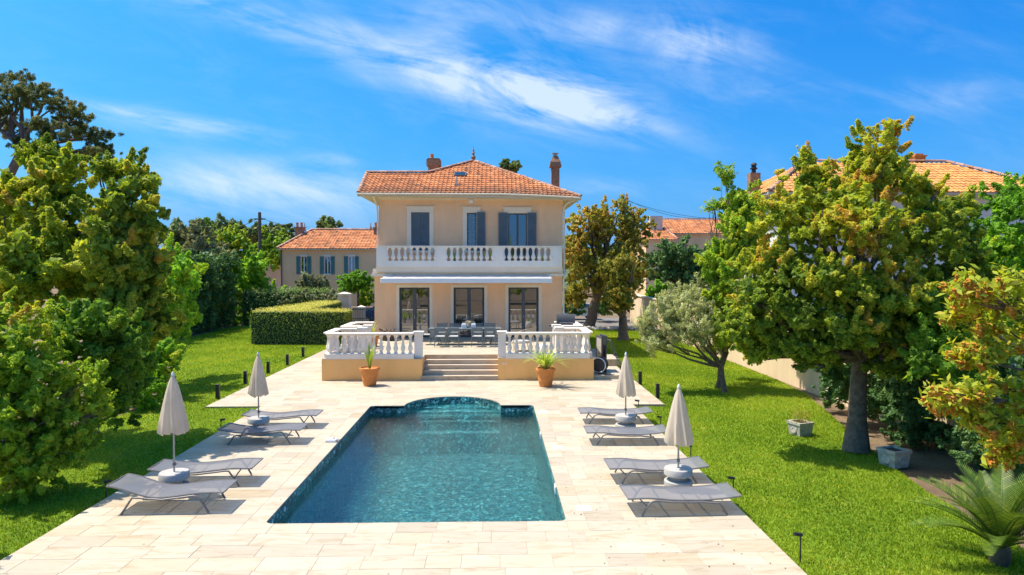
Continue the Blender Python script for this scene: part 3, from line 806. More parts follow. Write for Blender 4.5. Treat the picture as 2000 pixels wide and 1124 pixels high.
    sf[0].x += .03; rf.add(sf + [A, B, C, E], [(0, 3, 2, 1), (0, 1, 5, 4), (1, 2, 6, 5), (2, 3, 7, 6), (3, 0, 4, 7)])
    roof = rf.build('roof', M_soffit, V)
    tm = MB(); r = random.Random(4)
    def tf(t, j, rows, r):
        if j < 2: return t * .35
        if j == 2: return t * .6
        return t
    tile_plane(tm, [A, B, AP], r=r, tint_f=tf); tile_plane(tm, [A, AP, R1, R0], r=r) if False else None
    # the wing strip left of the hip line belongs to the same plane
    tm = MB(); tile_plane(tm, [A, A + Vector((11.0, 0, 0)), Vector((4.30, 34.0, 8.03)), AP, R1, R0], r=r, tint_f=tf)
    # right eaves drop slightly: bend the tiles down with the fascia
    for i, (x, y, z) in enumerate(tm.v):
        k = max(0.0, (x - 0.2) / 4.1) ** 1.4 * max(0, 1 - (y - 34) / 4.7); tm.v[i] = (x, y, z - .17 * k + .015)
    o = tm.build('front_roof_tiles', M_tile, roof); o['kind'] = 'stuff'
    tm = MB(); tile_plane(tm, [B, C, AP], r=r); tile_plane(tm, [E, Fp, R1, AP], r=r); tile_plane(tm, [Fp, R1, R0], r=r) if False else None
    tile_plane(tm, [C, E, AP], r=r)
    o = tm.build('side_roof_tiles', M_tile, roof); o['kind'] = 'stuff'
    up = Vector((0, 0, .05))
    ridge_tiles(roof, B + up, AP + up, M_ridge, 17); ridge_tiles(roof, R1 + up, AP + up, M_ridge, 8); ridge_tiles(roof, R0 + up, R1 + up, M_ridge, 9)
    ridge_tiles(roof, A + up * .7 + Vector((.02, 0, 0)), R0 + up, M_ridge, 8, .09)
    # gutter, fascia, down pipes
    g = MB(); nn = 24
    pts = []
    for k in range(nn + 1):
        x = A.x - .03 + (B.x - A.x + .06) * k / nn
        kk = max(0.0, (x - 0.2) / 4.1) ** 1.4
        pts.append((x, 33.93, 7.98 - .17 * kk))
    g.tube(pts, .05, 8); g.build('gutter', M_soffit, V, 40)
    fa = MB()
    for i in range(nn):
        (xa, _, za), (xb, _, zb_) = pts[i], pts[i + 1]
        fa.add([(xa, 34.03, za - .12), (xb, 34.03, zb_ - .12), (xb, 34.03, zb_ + .08), (xa, 34.03, za + .08)], [(0, 1, 2, 3)])
    fa.build('fascia', M_soffit, V)
    dp = MB(); dp.tube([(-5.98, 33.97, 7.9), (-5.95, 34.2, 7.75), (-5.88, 34.6, 7.4), (-5.87, 34.68, 7.2), (-5.87, 34.68, 4.3)], .045, 8); dp.build('downpipe', M_trim, V, 40)
    dp = MB(); dp.tube([(4.1, 34.1, 7.75), (3.7, 34.5, 7.6), (3.56, 34.66, 7.4), (3.56, 34.66, 4.2), (3.46, 33.55, 3.95), (3.42, 33.52, 3.8), (3.42, 33.52, .9)], .045, 8); dp.build('downpipe', M_trim, V, 40)
    cn = MB(); cn.box(UX0 - .05, UX1 + .05, UY - .05, UY - .001, ZW - .22, ZW - .08); cn.box(UX0 - .1, UX1 + .1, UY - .1, UY - .001, ZW - .079, ZW); cn.build('cornice', M_trim, V)
    # finial
    MB().lathe([(.16, -.1), (.16, .05), (.09, .12), (.12, .2), (.14, .26), (.06, .33), (.05, .42), (.1, .47), (.05, .53), (.035, .62), (.07, .66), (.02, .72), (.012, .86)], tuple(AP), 10).build('finial', M_brick, roof, 40)
    # skylight and vent
    def on_front(px, py):
        d = ray(px, py); n = (B - A).cross(R0 - A); n = Vector((0, -(R0.z - A.z), (R0.y - A.y))).normalized()
        t = (A - Vector((0, 0, H))).dot(n) / d.dot(n); return Vector((0, 0, H)) + d * t
    c = on_front(899, 343.5); sk = MB(); sk.box(-.32, .32, -.06, .06, -.27, .27); S = sk.build('skylight', M_grey, roof)
    S.location = c + Vector((0, 0, .06)); S.rotation_euler = (R(-64), 0, 0)
    q = MB(); q.box(-.27, .27, -.068, -.062, -.22, .22); q.build('pane', M_carglass, S)
    c = on_front(892, 364); MB().box(c.x - .1, c.x + .1, c.y - .08, c.y + .1, c.z - .02, c.z + .12).tube([(c.x, c.y, c.z + .1), (c.x, c.y, c.z + .5)], .03, 8).build('vent_pipe', M_conc, roof)
    # chimneys
    def chimney(px0, px1, py_top, py_bot, Y, kind):
        p0, p1 = AT(px0, py_bot, Y), AT(px1, py_top, Y); w = p1.x - p0.x; m = MB(); z0 = p0.z - .8; z1 = p1.z
        if kind == 0:
            i = w * .12
            m.box(p0.x + i, p1.x - i, Y - w * .35, Y + w * .35, z0, z1 - .48); m.box(p0.x, p1.x, Y - w * .45, Y + w * .45, z1 - .479, z1 - .12)
            m.box(p0.x + i * .6, p1.x - i * .6, Y - w * .4, Y + w * .4, z1 - .119, z1 - .06)
            Ch = m.build('chimney', M_brick, roof)
            MB().lathe([(.1, 0), (.09, .22), (.11, .24), (.11, .27)], (p0.x + w * .36, Y, z1 - .06), 8).build('chimney_pot', M_terra, roof)
        else:
            c = (p0.x + p1.x) / 2; h = w * .38; zt = z1
            m.box(c - h, c + h, Y - h, Y + h, z0, zt - .75)
            for z, k0 in ((zt - .749, 1.45), (zt - .62, 1.3)): m.box(c - h * k0, c + h * k0, Y - h * k0, Y + h * k0, z, z + .128)
            m.add([(c - h * 1.3, Y - h * 1.3, zt - .49), (c + h * 1.3, Y - h * 1.3, zt - .49), (c + h * 1.3, Y + h * 1.3, zt - .49), (c - h * 1.3, Y + h * 1.3, zt - .49),
                   (c - h * .6, Y - h * .6, zt - .15), (c + h * .6, Y - h * .6, zt - .15), (c + h * .6, Y + h * .6, zt - .15), (c - h * .6, Y + h * .6, zt - .15)],
                  [(0, 1, 5, 4), (1, 2, 6, 5), (2, 3, 7, 6), (3, 0, 4, 7), (4, 5, 6, 7)])
            m.build('chimney', M_brick, roof)
            MB().box(c - h * .45, c + h * .45, Y - h * .45, Y + h * .45, zt - .149, zt - .03).box(c - h * .8, c + h * .8, Y - h * .8, Y + h * .8, zt - .029, zt).build('chimney_cowl', M_stone, roof)
    chimney(834, 861, 309, 340, 38.2, 0); chimney(1074, 1094.5, 300, 362, 36.6, 1)
    # awning under the balcony
    ax0, ax1 = AT(747, 540, 33.4).x, AT(1078, 540, 33.4).x; fy = 32.45
    zt, zb_ = 3.955, AT(900, 543, fy).z
    aw = MB(); nx = 40
    vv = []; ff = []
    for i in range(nx + 1):
        x = ax0 + .1 + (ax1 - ax0 - .2) * i / nx
        for j in range(7):
            t = j / 6; sag = -.03 * math.sin(math.pi * t) + .012 * math.sin(i * 1.7 + j) * math.sin(math.pi * t)
            vv.append((x, 33.4 + (fy - 33.4) * t, zt + (zb_ - zt) * t + sag))
    for i in range(nx):
        for j in range(6): a = i * 7 + j; ff.append((a, a + 1, a + 8, a + 7))
    AWN = empty('awning', (0, 0, 0), 0, 'long grey retractable awning fixed under the villa balcony', 'awning')
    aw.add(vv, ff).build('fabric', M_awning, AWN, 60)
    x0, x1 = AT(743.5, 548, fy).x, AT(1078.5, 548, fy).x; zz0, zz1 = AT(900, 553, fy).z, AT(900, 543.5, fy).z
    MB().bbox(x0, x1, fy - .09, fy + .02, zz0, zz1, .02).build('front_bar', M_white_pl, AWN)
    MB().bbox(ax0, ax1, 33.36, GY - .125, 3.84, 3.965, .02).build('cassette', M_white_pl, AWN)
    for x in (ax0 + .5, ax0 + 2.9, ax1 - 2.9, ax1 - .5): MB().tube([(x, 33.35, 3.83), (x + (.45 if x < -1.2 else -.45), 32.95, 3.78), (x, fy, zz0 + .1)], .025, 6).build('folding_arm', M_white_pl, AWN)
    # security lamp under the eaves
    c = AT(920, 393, UY - .07); MB().lathe([(.13, 0), (.13, .05), (.06, .06)], (0, 0, 0), 12).box(-.05, .05, -.04, .04, .05, .16).build('wall_lamp', M_white_pl, V, loc=c).rotation_euler = (R(90), 0, 0)
    # basket lamp in the middle room
    c = Vector((AT(901, 590, GY).x, GY + 1.6, 3.0)); L = empty('basket_lamp', c, 0, 'woven basket pendant lamp seen through the middle glazed door', 'lamp')
    MB().lathe([(.04, .42), (.15, .3), (.3, .05), (.34, -.15), (.26, -.35), (.24, -.35), (.31, -.15), (.27, .05), (.13, .27)], seg=16).build('shade', M_wicker, L, 60)
    MB().tube([(0, 0, .4), (0, 0, .88)], .008, 5).build('cord', M_black, L)
villa()

# ------------------------------------------------------------------ terrace with balustrades and steps
def terrace():
    FYT = G(700, 744).y; X0, X1 = G(629, 744).x, G(1161.5, 744).x
    SX0, SX1 = G(824, 744).x, G(972.5, 744).x
    T = empty('terrace', (0, 0, 0), 0, 'raised apricot terrace with white balustrades and five front steps before the villa', 'terrace')
    gap0, gap1 = 28.35, 29.55                        # side stairs between the two rails
    back = GY - .002
    w = MB()
    w.box(X0, SX0, FYT, back, -.05, TZ - .03); w.box(SX1, X1, FYT, back, -.05, TZ - .03); w.box(SX0, SX1, FYT + 4 * .29 + .3, back, -.05, TZ - .03)
    w.build('wall', M_twall, T)
    # floor slab sheet
    fl = MB(); r = random.Random(8); g = .004
    y = FYT + .02
    while y < back - .01:
        y1 = min(back, y + .45); x = X0
        while x < X1 - .01:
            x1 = min(X1, x + r.uniform(.5, .95)); x1 = X1 if X1 - x1 < .25 else x1
            a, b = x, x1
            if y < FYT + 4 * .29 - .05:                  # leave the front stair open
                if a >= SX0 and b <= SX1: x = x1; continue
                if a < SX0 < b: b = SX0
                if a < SX1 < b: a = SX1
            fl.box(a + g / 2, b - g / 2, y + g / 2, y1 - g / 2, TZ - .029, TZ + r.uniform(-.001, .001), r.random()); x = x1
        y = y1
    fl.build('floor_tiles', M_trav_a, T)['kind'] = 'stuff'
    for k in range(5):
        z = TZ * (k + 1) / 5; y0 = FYT - .04 + k * .29
        m = MB(); m.box(SX0 - (.05 if k < 3 else 0), SX1, y0 + .02, FYT + 4 * .29 + .3, z - TZ / 5 + .001, z - .04); m.box(SX0 - (.05 if k < 3 else 0), SX1 - .001, y0, FYT + 4 * .29 + .3, z - .039, z)
        m.build('step', M_step, T)
    # plinth, rails
    zp0, zp1 = TZ + .06, TZ + .17; zr0, zr1 = 1.74, AT(700, 651, FYT).z
    bm = baluster_mesh('baluster', zr0 - zp1, .095, M_white)
    def run(a, b, n=None, posts=(False, False)):
        (xa, ya), (xb, yb) = a, b; w_ = .13
        hor = abs(xb - xa) > abs(yb - ya)
        lo = (min(xa, xb), min(ya, yb)); hi = (max(xa, xb), max(ya, yb))
        m = MB()
        if hor: m.box(lo[0], hi[0], ya - w_, ya + w_, TZ - .0285, zp1)
        else: m.box(xa - w_, xa + w_, lo[1], hi[1], TZ - .0285, zp1)
        m.build('plinth', M_white, T)
        rl = MB(); e = .03
        if hor:
            rl.bbox(lo[0], hi[0], ya - w_ - e, ya + w_ + e, zr0 + .045, zr1, .015); rl.box(lo[0] + e, hi[0] - e, ya - w_ + .02, ya + w_ - .02, zr0, zr0 + .045)
        else:
            rl.bbox(xa - w_ - e, xa + w_ + e, lo[1], hi[1], zr0 + .045, zr1, .015); rl.box(xa - w_ + .02, xa + w_ - .02, lo[1] + e, hi[1] - e, zr0, zr0 + .045)
        rl.build('handrail', M_white, T)
        L = math.hypot(xb - xa, yb - ya); n = n or max(1, int(round(L / .287)))
        for k in range(n):
            t = (k + .5) / n; link('baluster', bm, T, (xa + (xb - xa) * t, ya + (yb - ya) * t, zp1))
    def post(x, y, s=.15):
        m = MB(); m.box(x - s, x + s, y - s, y + s, TZ - .027, zr1 - .06); m.box(x - s - .045, x + s + .045, y - s - .045, y + s + .045, zr1 - .059, zr1 + .035)
        m.build('post', M_white, T)
    i = .15
    for sg, xe, xs in ((-1, X0, SX0), (1, X1, SX1)):
        xi = xe - sg * i
        fy = FYT + .14
        run((xi, fy), (xs + sg * .32, fy), 12)
        # corner pier made of half balusters, as cast
        post(xs + sg * .16, fy + .17, .15)
        run((xi, fy + .17), (xi, gap0 - .17))
        xin = xe - sg * 1.15
        run((xi + sg * .16, gap0), (xin + sg * .16, gap0), 4)
        post(xin, gap0)
        run((xi + sg * .16, gap1), (xin + sg * .16, gap1), 4)
        post(xin, gap1)
        run((xi, gap1 + .17), (xi, 31.6))
        run((xi, 31.6 + .14), (xin + sg * .1, 31.6 + .14), 3)
    for (px, py) in ((982.5, 710.5), (987.5, 710.5)):
        c = AT(px, py, FYT - .012); MB().bbox(c.x - .035, c.x + .035, FYT - .014, FYT - .0005, c.z - .04, c.z + .04, .004).build('socket_cover', M_trim, T)
    # landing right of the terrace
    L = tag(MB().box(X1 + .003, 5.0, FYT + .1, 28.5, -.02, .15).build('stone_landing', M_trav), 'low travertine landing beside the right end of the terrace', 'landing')
    L = tag(MB().box(4.85, 5.5, 29.9, 31.6, -.04, .3).build('stone_landing', M_trav), 'short raised stone block at the lawn edge behind the terrace landing', 'landing')
    return X0, X1, FYT, SX0, SX1
TX0, TX1, FYT, SX0, SX1 = terrace()

# ------------------------------------------------------------------ vegetation
def unit(v): return v / np.maximum(np.linalg.norm(v, axis=1, keepdims=True), 1e-9)
def leaves_mesh(name, P, Nrm, size, tint, mat, aspect=0.5, droop=0.0, fold=True, grow=None, tri=False):
    """leaf per point, a rhombus or (tri) a pointed triangle; P (n,3), Nrm facing, grow = direction of the shoot"""
    n = len(P)
    A = rng.normal(size=(n, 3)); A[:, 2] -= droop
    if grow is not None: A = A * .8 + grow * 1.0
    T = unit(A - Nrm * np.sum(A * Nrm, 1, keepdims=True)); S = np.cross(Nrm, T)
    L = size[:, None]; W = L * aspect * .5
    b = P - T * L * .5; t = P + T * L * .5
    if tri:
        V = np.stack([b + S * W, t, b - S * W], 1).reshape(-1, 3); Fq = np.arange(3 * n).reshape(n, 3)
    else:
        mid = P - T * L * .05 + Nrm * L * (.06 if fold else 0)
        V = np.stack([b, mid + S * W, t, mid - S * W], 1).reshape(-1, 3); Fq = np.arange(4 * n).reshape(n, 4)
    return raw_mesh(name, V, Fq, np.clip(tint, 0, 1), mat)

def crown_points(lobes, n, clump_r, shell=(0.62, 1.06), up=0.4, dens=1.0, stretch=1.75):
    """leaf positions gathered in clumps spread through the outer part of each lobe"""
    lobes = np.array(lobes, float); area = (lobes[:, 3] * lobes[:, 4] + lobes[:, 3] * lobes[:, 5] + lobes[:, 4] * lobes[:, 5])
    per = np.maximum(1, (n * area / area.sum()).astype(int))
    Ps, Ns, Ts, Gs = [], [], [], []
    big = lobes[:, 3:6].max(); kv = rng.normal(size=(3, 3)) * (1.7 / big)
    for lb, k in zip(lobes, per):
        c, rr = lb[:3], lb[3:6]
        nc = int(np.clip(dens * 3.0 * (rr[0] * rr[2] + rr[0] * rr[1] + rr[1] * rr[2]) / (clump_r ** 2 * 3), 5, 2500))
        d = unit(rng.normal(size=(nc, 3)))
        lo = shell[0] if lb[3:6].max() > .55 * big else .05
        rad = rng.uniform(lo ** 2, (shell[1] + (.1 if lo < .1 else 0)) ** 2, nc) ** .5
        for fq, am in ((2.2, .20), (4.5, .14), (8.0, .09)):
            a1 = rng.normal(size=(3, 2)) * fq; rad = rad * (1 + am * np.sin(d @ a1[:, 0] + rng.uniform(0, 6)) * np.cos(d @ a1[:, 1] + rng.uniform(0, 6)) * 1.6)
        cc = c + d * rr * rad[:, None]
        sp_ = np.sin(cc @ kv[:, 0] + 1.0) + np.sin(cc @ kv[:, 1] + 2.0) + np.sin(cc @ kv[:, 2])
        ct = .55 * sp_ + rng.normal(0, .5, nc); cs = rng.uniform(.45, 1.3, nc) * clump_r
        w = cs ** 2; which = rng.choice(nc, k, p=w / w.sum())
        # every clump is a leafy shoot that points outwards and up
        ax = unit(d * .75 + np.array([0, 0, .5]) + rng.normal(size=(nc, 3)) * .45)[which]
        rd = rng.normal(size=(k, 3)); rd = unit(rd - ax * np.sum(rd * ax, 1, keepdims=True))
        u = rng.random(k); cw = cs[which]
        P = cc[which] + ax * (cw * (u * stretch - .5))[:, None] + rd * (cw * (.62 - .38 * u) * rng.random(k) ** .5)[:, None]
        nr = unit(rd * .45 + d[which] * .3 + np.array([0, 0, up]) + rng.normal(size=(k, 3)) * .5)
        Ps.append(P); Ns.append(nr); Ts.append(ct[which] + .5 * (rng.random(k) - .5)); Gs.append(unit(ax * .9 + rd * .6))
    return np.concatenate(Ps), np.concatenate(Ns), np.concatenate(Ts), np.concatenate(Gs)

def PL(px, py, Y, wpx, hpx, dpt=None):
    """crown lobe from its place and size in the photograph at depth Y"""
    c = AT(px, py, Y); s = Y / F
    return (c.x, c.y, c.z, wpx * s, (dpt if dpt else (wpx + hpx) * .5 * s), hpx * s)

def limb_pts(a, b, sag=0.12, n=5, r=None):
    r = r or random; a, b = Vector(a), Vector(b); out = []
    L = (b - a).length
    for k in range(n):
        t = k / (n - 1); p = a.lerp(b, t)
        w = math.sin(math.pi * t) * L * sag
        out.append(p + Vector((r.uniform(-1, 1) * w * .5, r.uniform(-1, 1) * w * .5, -w * .35 + w * r.uniform(0, .4))))
    out[0], out[-1] = a, b
    return out

def tree(name, label, cat, base, lobes, n, leaf, mat, trunk_r=0.2, trunk_top=None, clump=0.4, aspect=.5, group=None, bark=None, tint=(0.4, 0.14, 0.12),
         shell=(.5, 1.1), limbs=True, up=.4, droop=0.0, trunk_pts=None, core=True, sat=3, spire=True, dens=1.0, mult=2.0, stretch=1.75, ztint=0.0):
    bark = bark or M_bark
    T = empty(name, base, 0, label, cat, group)
    b = Vector(base); inv = b
    lob = [tuple(np.array(l) - np.array([b.x, b.y, b.z, 0, 0, 0])) for l in lobes]
    if sat:
        ext = []
        for l in lob:
            for k in range(sat):
                d = unit(rng.normal(size=(1, 3)))[0]; d[2] = abs(d[2]) * .8 if rng.random() < .7 else d[2]
                f = rng.uniform(.22, .46); rr = np.array(l[3:6]); c = np.array(l[:3]) + d * rr * rng.uniform(.75, 1.05)
                if spire and d[2] > .35 and rng.random() < .6: f = np.array([.22, .22, .45]) * rng.uniform(.7, 1.15); c[2] += rr[2] * .12
                ext.append((*c, *(rr * f)))
        lob2 = [tuple(np.array(l) * np.array([1, 1, 1, .9, .9, .9])) for l in lob] + ext
    else: lob2 = lob
    n = int(n * mult * .92); leaf = leaf * .72; clump = clump * .62
    P, Nn, ct, q = crown_points(lob2, n, clump, shell, up=up, dens=dens, stretch=stretch)
    keep = P[:, 2] > 0.02
    P, Nn, ct, q = P[keep], Nn[keep], ct[keep], q[keep]
    m = len(P)
    size = leaf * rng.uniform(.65, 1.35, m)
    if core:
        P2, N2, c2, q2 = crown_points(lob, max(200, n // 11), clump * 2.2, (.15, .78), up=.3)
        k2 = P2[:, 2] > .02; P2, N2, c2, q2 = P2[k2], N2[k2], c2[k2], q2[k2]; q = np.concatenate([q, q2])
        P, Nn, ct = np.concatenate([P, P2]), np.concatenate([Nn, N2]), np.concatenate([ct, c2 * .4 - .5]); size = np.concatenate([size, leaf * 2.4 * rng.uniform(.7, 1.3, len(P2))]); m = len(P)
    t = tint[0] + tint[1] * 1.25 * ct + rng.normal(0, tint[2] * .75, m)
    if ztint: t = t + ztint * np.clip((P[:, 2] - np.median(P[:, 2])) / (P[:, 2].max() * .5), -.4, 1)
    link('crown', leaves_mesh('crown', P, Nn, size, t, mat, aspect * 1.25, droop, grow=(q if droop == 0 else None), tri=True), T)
    if limbs or trunk_pts:
        mb = MB(); r = random.Random(hash(label) % 999 if False else len(label) * 7 + int(abs(b.x) * 13))
        cen = Vector(np.mean(np.array(lob)[:, :3], 0)); zmin = min(l[2] - l[5] for l in lob)
        top = Vector(trunk_top) - b if trunk_top else Vector((cen.x * .5, cen.y * .5, max(zmin + .3, cen.z * .45)))
        if trunk_pts: tp = [Vector(p) - b for p in trunk_pts]; top = tp[-1]
        else: tp = limb_pts((0, 0, -.12), top, .06, 6, r)
        k = len(tp); mb.tube(tp, [trunk_r * (1.35 if i == 0 else 1.0 - .32 * i / (k - 1)) for i in range(k)], 10)
        for l in lob:
            e = Vector(l[:3])
            if (e - top).length < .2: continue
            pts = limb_pts(top - Vector((0, 0, .1)), e, .14, 6, r)
            mb.tube(pts, [trunk_r * .55 * (1 - .8 * i / 5) for i in range(6)], 6)
            for s in range(4):
                d = Vector((r.gauss(0, 1), r.gauss(0, 1), r.gauss(.2, .7))).normalized()
                e2 = e + Vector((d.x * l[3], d.y * l[4], d.z * l[5])) * .8
                p2 = limb_pts(pts[3], e2, .12, 5, r); mb.tube(p2, [trunk_r * .2 * (1 - .75 * i / 4) for i in range(5)], 5)
        mb.build('trunk', bark, T, 50)
    return T

# ---- left side
TL = 'tall evergreen oak'
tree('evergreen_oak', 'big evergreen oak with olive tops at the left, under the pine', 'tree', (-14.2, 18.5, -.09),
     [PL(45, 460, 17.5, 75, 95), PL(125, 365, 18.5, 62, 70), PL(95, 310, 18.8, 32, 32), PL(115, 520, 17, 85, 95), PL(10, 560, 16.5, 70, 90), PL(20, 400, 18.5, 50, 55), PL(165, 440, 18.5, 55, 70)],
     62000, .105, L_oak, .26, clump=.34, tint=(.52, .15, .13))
tree('evergreen_oak', 'evergreen oak with a twin top at the right of the left tree group', 'tree', (-10.6, 17.9, -.09),
     [PL(270, 350, 17.6, 32, 46), PL(210, 335, 17.8, 24, 34), PL(240, 425, 17.2, 66, 66), PL(278, 505, 17.4, 46, 70), PL(205, 520, 17, 66, 80), PL(235, 620, 17, 70, 80), PL(290, 620, 17.8, 36, 75)],
     58000, .1, L_oak, .24, clump=.28, tint=(.42, .17, .14))
tree('hedge_tree', 'bright green clipped bush swelling over the left lawn edge', 'bush', (-13.2, 27.5, -.09),
     [PL(330, 545, 25.5, 44, 58), PL(352, 600, 27, 30, 62), PL(318, 640, 25, 44, 75), PL(302, 720, 23, 42, 75), PL(352, 540, 28, 30, 42), PL(280, 760, 21.5, 40, 55)],
     30000, .12, L_green, .14, clump=.33, tint=(.5, .16, .14))
tree('laurel_bush', 'dark glossy bush under the twin topped oak on the left lawn', 'bush', (-10.3, 15.9, -.09),
     [PL(205, 690, 15.4, 66, 76), PL(250, 720, 16.4, 44, 76), PL(150, 640, 15, 70, 66), PL(225, 790, 16.0, 40, 50)],
     30000, .085, L_oakg, .1, clump=.27, tint=(.32, .13, .13), limbs=False)
tree('laurel_bush', 'yellow green bush overhanging the lower left corner of the lawn', 'bush', (-10.4, 13.4, -.09),
     [PL(40, 720, 13.2, 80, 75), PL(20, 820, 13, 100, 90), PL(110, 800, 13.4, 64, 80), PL(160, 745, 13.6, 46, 36), PL(50, 905, 13, 90, 55), PL(190, 790, 13.8, 28, 26), PL(10, 640, 13.2, 70, 50), PL(130, 870, 13.4, 44, 40), (-8.1, 9.5, 1.9, .5, .5, .45), (-8.6, 10.2, 1.2, .6, .6, .7)],
     46000, .085, L_laurel, .09, clump=.19, tint=(.48, .17, .13))
# umbrella pine
pb = AT(0, 600, 40); pb = Vector((pb.x - 1.5, 40, -.09))
tree('umbrella_pine', 'tall spreading umbrella pine with bare limbs at the far left', 'tree', tuple(pb),
     [PL(30, 185, 40, 42, 28), PL(85, 195, 39, 45, 26), PL(140, 225, 40, 42, 26), PL(175, 265, 41, 40, 22), PL(105, 255, 38, 45, 20), PL(195, 295, 41, 26, 18), PL(60, 290, 40, 40, 14), PL(140, 305, 39, 50, 18), PL(20, 250, 42, 30, 22), PL(-30, 220, 40, 50, 30), PL(-20, 160, 41, 36, 16), PL(40, 150, 41, 26, 10)],
     70000, .2, L_pine, .32, clump=.42, aspect=.15, bark=M_bark_p, shell=(.3, 1.1), tint=(.5, .18, .16), up=.6, core=False, sat=4, spire=False, mult=2.0, stretch=1.1, dens=1.8,
     trunk_pts=[tuple(pb), tuple(AT(5, 400, 40)), tuple(AT(20, 340, 40)), tuple(AT(45, 290, 40))])
# hedges and trees of the middle distance, left
def leafy_prism(name, label, poly, z0, z1, n, leaf, mat, tint_top=.9, tint_side=.35, rag=.06, cat='hedge', body=None):
    Hd = empty(name, (*poly[0], 0), 0, label, cat); o = np.array([*poly[0], 0.0])
    k = len(poly); mbd = MB(); ins = .05
    c = np.mean(np.array(poly), 0)
    mbd.prism([(c[0] + (x - c[0]) * .985 - o[0], c[1] + (y - c[1]) * .985 - o[1]) for x, y in poly], z0, z1 - .06)
    mbd.build('body', body or M_hbody, Hd)
    segs = [(poly[i], poly[(i + 1) % k]) for i in range(k)]; ar2 = 0
    for i in range(k): ar2 += poly[i][0] * poly[(i + 1) % k][1] - poly[(i + 1) % k][0] * poly[i][1]
    sgn = 1 if ar2 > 0 else -1
    A = [math.dist(a, b) * (z1 - z0) for a, b in segs]; top = abs(ar2) / 2; tot = sum(A) + top
    Ps, Ns, Ts = [], [], []
    for (a, b), ar in zip(segs, A):
        m = int(n * ar / tot); t = rng.random(m); z = z0 + (z1 - z0) * rng.random(m)
        P = np.stack([a[0] + (b[0] - a[0]) * t, a[1] + (b[1] - a[1]) * t, z], 1)
        nx, ny = (b[1] - a[1]) * sgn, -(b[0] - a[0]) * sgn; l = math.hypot(nx, ny); nn = np.array([nx / l, ny / l, .0])
        P += nn * rng.normal(0, rag, (m, 1))
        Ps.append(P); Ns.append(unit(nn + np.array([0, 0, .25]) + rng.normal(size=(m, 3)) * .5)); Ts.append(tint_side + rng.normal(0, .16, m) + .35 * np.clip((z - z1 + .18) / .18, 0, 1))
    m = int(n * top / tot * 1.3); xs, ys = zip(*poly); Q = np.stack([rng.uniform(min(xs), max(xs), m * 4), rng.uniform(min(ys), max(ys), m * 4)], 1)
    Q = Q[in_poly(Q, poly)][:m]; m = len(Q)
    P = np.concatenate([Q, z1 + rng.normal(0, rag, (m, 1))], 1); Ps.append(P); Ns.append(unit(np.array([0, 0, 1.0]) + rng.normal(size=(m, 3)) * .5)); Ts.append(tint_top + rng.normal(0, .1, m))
    P = np.concatenate(Ps) - o; m = len(P)
    link('foliage', leaves_mesh('foliage', P, np.concatenate(Ns), leaf * rng.uniform(.6, 1.4, m), np.concatenate(Ts), mat), Hd)
    return Hd
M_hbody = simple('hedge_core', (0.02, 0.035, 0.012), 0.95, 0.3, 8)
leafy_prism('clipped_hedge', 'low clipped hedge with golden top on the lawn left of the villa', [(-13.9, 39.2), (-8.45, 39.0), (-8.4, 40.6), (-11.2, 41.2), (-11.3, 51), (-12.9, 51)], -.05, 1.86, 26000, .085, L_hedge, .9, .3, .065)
tree('boundary_hedge', 'tall dark hedge wall at the far left end of the lawn', 'hedge', (-20.6, 47, -.09),
     [(-20.6 + .25 * math.sin(y * 3), y, z, 1.25, 1.1, 1.0) for y in np.arange(41.6, 52.6, 1.35) for z in (.6, 1.9, 3.2, 4.4)], 46000, .19, L_dark, .1, clump=.4, limbs=False, tint=(.42, .14, .14), sat=1)
leafy_prism('boundary_hedge', 'dark hedge closing the lawn behind the low clipped hedge', [(-19.2, 52.6), (-12.9, 52.6), (-12.9, 54.4), (-19.2, 54.4)], -.05, 2.5, 16000, .13, L_dark, .8, .4, .16)
def far_tree(label, Y, lob, n, leaf, mat, trunk_r=.2, clump=.8, name='tree', tint=(.45, .16, .14), aspect=.6, limbs=True, cat='tree', bx=None, group=None, bark=None, stretch=1.4):
    L = [PL(a, b, Y + (i % 3 - 1) * .8, w, h) for i, (a, b, w, h) in enumerate(lob)]
    x = bx if bx is not None else sum(l[0] for l in L) / len(L)
    return tree(name, label, cat, (x, Y, -.09), L, n, leaf, mat, trunk_r, clump=clump, aspect=aspect, tint=tint, limbs=limbs, group=group, bark=bark, stretch=stretch)
far_tree('bright green leafy tree standing behind the dark hedge left of the villa', 55, [(490, 530, 40, 36), (515, 575, 34, 36), (468, 575, 30, 40), (500, 610, 45, 30)], 20000, .2, L_green, .2, .5)
far_tree('grey green tree with flowering top above the tall dark hedge', 57, [(385, 470, 34, 30), (400, 500, 34, 34), (365, 495, 26, 26), (430, 520, 30, 36)], 15000, .2, L_grey, .2, .5)
far_tree('light green tree rising over the hedge wall beside the wooden pole', 72, [(430, 480, 36, 28), (470, 490, 36, 26), (400, 455, 26, 20), (530, 500, 30, 40), (455, 470, 26, 24)], 16000, .26, L_oakg, .25, .6)
far_tree('rounded holm oak left of the utility pole on the skyline', 85, [(480, 450, 30, 16), (510, 465, 30, 22), (450, 458, 26, 18), (545, 478, 30, 30)], 9000, .34, L_far, .3, .8)
fr = [((332, 456, 30, 22), (360, 470, 20, 16), 'leftmost pine on the far wooded skyline'), ((400, 455, 34, 14), (380, 468, 30, 18), 'flat topped pine on the far skyline over the hedge'),
      ((440, 446, 26, 10), (460, 462, 34, 20), 'highest crowned pine of the far wooded hill'), ((545, 462, 26, 16), (570, 475, 24, 16), 'far pine between the wooden pole and the ochre house'),
      ((645, 443, 20, 6), (640, 452, 16, 6), 'far pine peeping over the ochre house ridge'), ((490, 462, 30, 12), (515, 475, 26, 14), 'broad pine on the hill just left of the wooden pole')]
